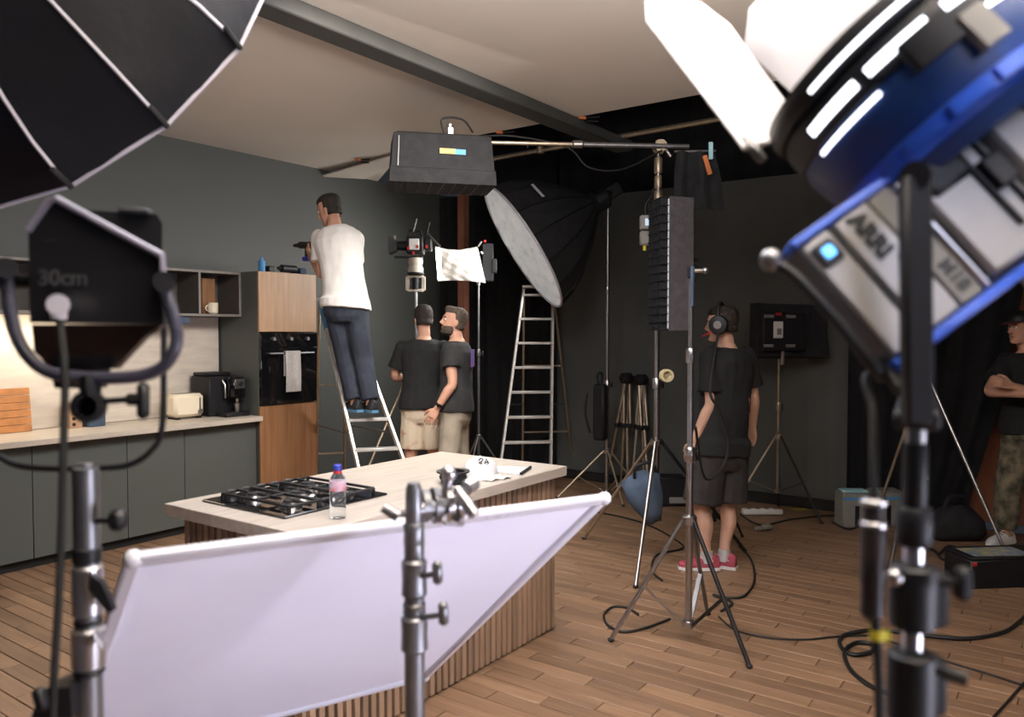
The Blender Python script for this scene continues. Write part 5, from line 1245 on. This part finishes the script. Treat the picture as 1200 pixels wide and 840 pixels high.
def trousers(t, J, m, end, waist=.10, w=(.10, .085, .072, .062), name='trousers', seed=0, inf=.014):
    b = MB(); pel = J['pelvis']; latp = (J['hipr']-J['hipl']).normalized(); y = V((0, 0, 1)).cross(latp).normalized()
    up_ = (J['neck']-pel).normalized()
    b.loft([ring(pel-V((0, 0, .15)), latp, y, .135+inf, .105+inf), ring(pel-V((0, 0, .10)), latp, y, .165+inf, .128+inf), ring(pel-V((0, 0, .03)), latp, y, .178+inf, .136+inf), ring(pel+up_*waist, latp, y, .150+inf*.5, .105+inf*.5)])
    for s_ in ('l', 'r'):
        hp, kn, an = J['hip'+s_], J['kn'+s_], J['ank'+s_]
        pts = [hp+V((0, 0, .02)), hp.lerp(kn, .5)]
        if end <= 1: pts = [hp+V((0, 0, .02)), hp.lerp(kn, end*.5), hp.lerp(kn, end)]; rad = [w[0], (w[0]+w[1])/2, w[1]]
        else: pts = [hp+V((0, 0, .02)), hp.lerp(kn, .5), kn, kn.lerp(an, (end-1)*.5), kn.lerp(an, end-1)]; rad = [w[0], (w[0]+w[1])/2, w[1], (w[1]+w[2])/2, w[3]]
        limb(b, pts, rad)
    return link_mesh(name, remesh(b, .010, 4, .011, .11, seed), M[m], t)
def shoes(t, J, m, sole, sock=None, h=.07):
    for s_ in ('l', 'r'):
        an = J['ank'+s_]; f = azv(J['foot_az'+s_]); r = f.cross(V((0, 0, 1))); g = V((an.x, an.y, J['ground']))
        prof = [(-.085, .034, .075), (-.05, .040, .095), (0, .041, .092), (.06, .045, .070), (.12, .049, .055), (.165, .044, .045), (.195, .022, .032)]
        b = MB(); b.loft([[g+f*u+r*(w_*math.cos(a))+V((0, 0, .022+hh*max(0, math.sin(a)))) for a in [2*PI*i/16 for i in range(16)]] for (u, w_, hh) in prof])
        o = link_mesh('shoe', remesh(b, .008, 3), M[m], t)
        sb_ = MB(); sb_.loft([[g+f*u+r*(sx*(w_+.004))+V((0, 0, zz)) for (sx, zz) in ((-1, .004), (1, .004), (1, .026), (-1, .026))] for (u, w_, hh) in [(-.092, .026, 0)]+prof[1:]])
        sb_.build('sole', M[sole], o)
        for k in range(3): MB().tube([g+f*(.04+.028*k)-r*.024+V((0, 0, .092-.011*k)), g+f*(.04+.028*k)+V((0, 0, .100-.011*k)), g+f*(.04+.028*k)+r*.024+V((0, 0, .092-.011*k))], .004, 6).build('lace', M['white' if m == 'pink' else 'black'], o)
        if sock: MB().tube([an+V((0, 0, -.03)), an+V((0, 0, sock))], [.046, .043], 12).build('sock', M['sock'], t)
def A(px, py, d): return at(px, py, d)
# 1. the man on the ladder
gz = MANFEET_Z-.0
J = dict(pelvis=A(405, 356, 6.56), chest=A(399, 303, 6.60), neck=A(392, 264, 6.63), shl=A(375, 280, 6.66), shr=A(416, 281, 6.60), ell=A(377, 320, 6.64), elr=A(414, 318, 6.82),
         wrl=A(364, 300, 6.86), wrr=A(384, 300, 7.0), hipl=A(394, 367, 6.58), hipr=A(417, 368, 6.54), knl=A(406, 420, 6.62), knr=A(425, 420, 6.58), ankl=A(416, 472, 6.56), ankr=A(434, 470, 6.52),
         head=A(386, 246, 6.70), head_az=105, pitch=-18, foot_azl=74, foot_azr=70, body_az=66, ground=0.0)
an = (J['ankl']+J['ankr'])/2; J['ground'] = an.z-.085; J['ankr'].z = J['ankl'].z
man, J, h = person(J, 'man in a white T-shirt and navy work trousers standing high on the ladder', 'skin', 'hair', 'short')
tee(man, J, 'tee_w', -.04, .66, .024, seed=1); trousers(man, J, 'navy', 1.93, .09, (.105, .088, .08, .075), seed=2); shoes(man, J, 'shoe', 'shoeblue')
hdp = J['wrl']
t = thing('hand_drill', 'dark hand drill held up by the man on the ladder', 'drill', hdp)
p = hdp+(J['wrl']-J['ell']).normalized()*.10
MB().tube([p+RT*-.07+V((0, 0, .05)), p+RT*.07+V((0, 0, .05))], .03).tube([p+RT*-.07+V((0, 0, .05)), p+RT*-.12+V((0, 0, .045))], [.02, .012]).build('body', M['black'], t)
MB().bar(p+V((0, 0, .05)), p+V((0, 0, -.06)), .036, .045, FWD, .008).build('grip', M['black'], t); MB().box(p+V((0, 0, -.07)), (.06, .08, .04), None, .008).build('battery', M['bluecap'], t)
# 2. black T-shirt, beige floral shorts, seen from behind
d = 7.35
J = dict(pelvis=A(494, 476, d), chest=A(495, 430, d), neck=A(497, 396, d), shl=A(472, 409, d+.03), shr=A(519, 409, d-.03), ell=A(463, 440, d+.08), elr=A(527, 446, d+.05), wrl=A(478, 447, d+.30), wrr=A(515, 448, d+.28),
         hipl=A(484, 486, d), hipr=A(506, 486, d-.02), knl=A(481, 536, d), knr=A(509, 536, d-.03), ankl=A(480, 588, d+.02), ankr=A(508, 588, d-.02), head=A(496, 374, d+.02), head_az=60, pitch=-8, foot_azl=60, foot_azr=40, body_az=48, ground=0.0)
for k in ('ankl', 'ankr'): J[k].z = .085
man, J, h = person(J, 'man in a black T-shirt and beige patterned shorts, seen from behind', 'skin', 'hair', 'short')
tee(man, J, 'tee_b', -.02, .72, .026, seed=4, belly=.012); trousers(man, J, 'floral', .80, .07, (.11, .105), 'shorts', seed=5); shoes(man, J, 'shoe', 'shoe')
# 3. bearded man in profile, khaki trousers
d = 6.95
J = dict(pelvis=A(533, 478, d), chest=A(535, 432, d), neck=A(535, 398, d), shl=A(528, 412, d-.14), shr=A(536, 411, d+.16), ell=A(530, 450, d-.20), elr=A(528, 446, d+.24), wrl=A(512, 479, d-.22), wrr=A(520, 480, d+.22),
         hipl=A(530, 490, d-.08), hipr=A(535, 489, d+.09), knl=A(525, 540, d-.12), knr=A(538, 541, d+.10), ankl=A(526, 590, d-.10), ankr=A(540, 590, d+.10), head=A(532, 377, d), head_az=140, pitch=10, foot_azl=118, foot_azr=112, body_az=112, ground=0.0,
         curl=.35)
for k in ('ankl', 'ankr'): J[k].z = .085
man, J, h = person(J, 'bearded man in a black T-shirt with a purple back print and khaki trousers', 'skin', 'hair2', 'quiff')
tee(man, J, 'tee_b2', -.03, .50, .020, seed=7, belly=.012); trousers(man, J, 'khaki', 1.92, .06, (.105, .09, .082, .08), seed=8); shoes(man, J, 'shoe', 'shoe')
c, x, y, z, q = h
bd = MB()
bd.loft([[q(r*.072*math.cos(a), .024+f*.072*max(-.25, math.sin(a)), hh) for a in [2*PI*i/20 for i in range(20)]] for (hh, r, f) in ((-.126, .40, .78), (-.112, .82, 1.06), (-.085, 1.0, 1.10), (-.062, 1.03, 1.02), (-.045, 1.02, .80))])
link_mesh('beard', remesh(bd, .008, 3, .003, .02, 9), M['hair2'], man)
wdir = (J['wrl']-J['ell']).normalized(); w0 = J['wrl']-wdir*.035
wt = MB().tube([w0-wdir*.012, w0+wdir*.012], .034, 16).build('wrist_watch', M['black'], man)
MB().box(w0-FWD*.034, (.03, .03, .03), Matrix((RT, FWD, UP)).transposed(), .006).build('watch_face', M['glassblk'], wt)
bp = J['chest']; bk = -azv(112); lt = (J['shr']-J['shl']).normalized()
def printp(u, v): s_ = (u-.5)*.17; return bp+bk*(.152-.12*s_*s_)+lt*(s_-.03)+V((0, 0, .02+.15*v))
MB().sheet(printp, 8, 6, bk*.003).build('back_print', M['purple'], man, 80)
# 4. operator with headphones
d = 5.58
J = dict(pelvis=A(843, 524, d), chest=A(851, 450, d), neck=A(851, 405, d), shl=A(833, 421, d-.08), shr=A(873, 419, d+.10), ell=A(833, 473, d-.10), elr=A(883, 466, d+.10), wrl=A(813, 518, d-.06), wrr=A(882, 500, d+.18),
         hipl=A(830, 538, d-.03), hipr=A(856, 538, d+.05), knl=A(822, 594, d-.02), knr=A(852, 592, d+.06), ankl=A(828, 655, d-.02), ankr=A(849, 654, d+.02), head=A(846, 380, d), head_az=98, pitch=-4, foot_azl=122, foot_azr=92, body_az=96, ground=0.0, curl=.5)
for k in ('ankl', 'ankr'): J[k].z = .085
man, J, h = person(J, 'man with big headphones in black T-shirt, dark grey shorts and pink shoes', 'skinpale', 'hair', 'short')
tee(man, J, 'tee_b', -.04, .74, .028, seed=11, belly=.015); trousers(man, J, 'greyshort', .90, .08, (.13, .14), 'shorts', seed=12, inf=.026); shoes(man, J, 'pink', 'white', .05)
c, x, y, z, q = h
hpn = thing('headphones', 'large black headphones worn by the man in dark grey shorts', 'headphones', q(0, 0, .13))
MB().tube(curve_pts([q(-.10, 0, .02), q(-.096, 0, .08), q(-.06, 0, .137), q(0, 0, .152), q(.06, 0, .137), q(.096, 0, .08), q(.10, 0, .02)], 5), .013, 8).build('headband', M['black'], hpn)
for k in (-1, 1):
    e = MB().lathe([(.035, .018), (.062, .024), (.070, .045), (.060, .070), (.03, .076), (0, .076)], q(.058*k, 0, -.005), x*k, 22).build('ear_cup', M['black'], hpn)
    MB().lathe([(.022, .0765), (.028, .081), (0, .082)], q(.058*k, 0, -.005), x*k).build('cup_plate', M['greybox'], e)
mc = curve_pts([q(-.115, .02, -.03), q(-.12, .07, -.06), q(-.09, .12, -.075)], 5); MB().tube(mc, .006, 6).build('microphone_arm', M['red'], hpn)
cb = curve_pts([q(-.12, 0, -.06), A(832, 455, d-.28), A(842, 480, d-.30), A(853, 515, d-.28), A(848, 545, d-.30), A(826, 560, d-.40), A(815, 500, d-.6)], 8)
solo('headphone_cable', MB().tube(cb, .009, 8), M['rubber'], 'thick black cable hanging in a loop beside the man with headphones', 'cable', cb[0])
bp = J['chest']; bk = -azv(96); lt = (J['shr']-J['shl']).normalized()
pr = MB()
for (u, v, wu, hv) in ((.05, -.06, .07, .008), (.05, -.16, .07, .008), (.015, -.11, .008, .1), (.085, -.11, .008, .1), (.05, -.105, .02, .05), (-.01, .02, .03, .01), (.0, -.01, .01, .04)):
    pr.box(bp+V((0, 0, -.03))+lt*(u-.07)+bk*(.151-.13*u*u)+V((0, 0, v)), (wu, .012, hv), Matrix((lt, bk, V((0, 0, 1)))).transposed())
pr.build('back_print', mat('faded_rust_print', (.10, .03, .025), .9, var=.3), man, 0)
# 5. man with folded arms at the right edge
d = 6.2
J = dict(pelvis=A(1206, 503, d), chest=A(1204, 450, d), neck=A(1203, 411, d), shl=A(1230, 426, d-.10), shr=A(1180, 425, d+.08), ell=A(1240, 468, d-.25), elr=A(1160, 458, d-.08), wrl=A(1186, 452, d-.27), wrr=A(1205, 462, d-.32),
         hipl=A(1220, 514, d-.05), hipr=A(1191, 514, d+.05), knl=A(1222, 572, d-.08), knr=A(1181, 574, d+.02), ankl=A(1222, 630, d-.05), ankr=A(1178, 629, d+.05), head=A(1197, 385, d), head_az=138, pitch=0, foot_azl=190, foot_azr=150, body_az=172, ground=0.0, curl=.5)
for k in ('ankl', 'ankr'): J[k].z = .085
man, J, h = person(J, 'man with folded arms in a maroon cap, black T-shirt and camouflage trousers at right edge', 'skin', 'hair', 'short')
tee(man, J, 'tee_b', -.03, .62, .022, seed=15); trousers(man, J, 'camo', 1.88, .06, (.108, .095, .085, .08), seed=16); shoes(man, J, 'white', 'white')
c, x, y, z, q = h
cp_ = thing('peaked_cap', 'maroon peaked cap worn by the man at the right edge', 'cap', q(0, 0, .1))
MB().loft([[q(.086*k_*math.cos(a), -.006+.108*k_*math.sin(a), hh) for a in [2*PI*i/24 for i in range(24)]] for (hh, k_) in ((.048, 1.0), (.08, 1.0), (.11, .86), (.132, .58), (.142, .2))]).build('crown', M['black'], cp_)
MB().sheet(lambda u, v: q((u-.5)*.15*(1-.15*v*v), .075+.10*v*math.sin(PI*(.15+.7*u)), .052-.02*v), 10, 4, z*.004).build('peak', M['maroon'], cp_)
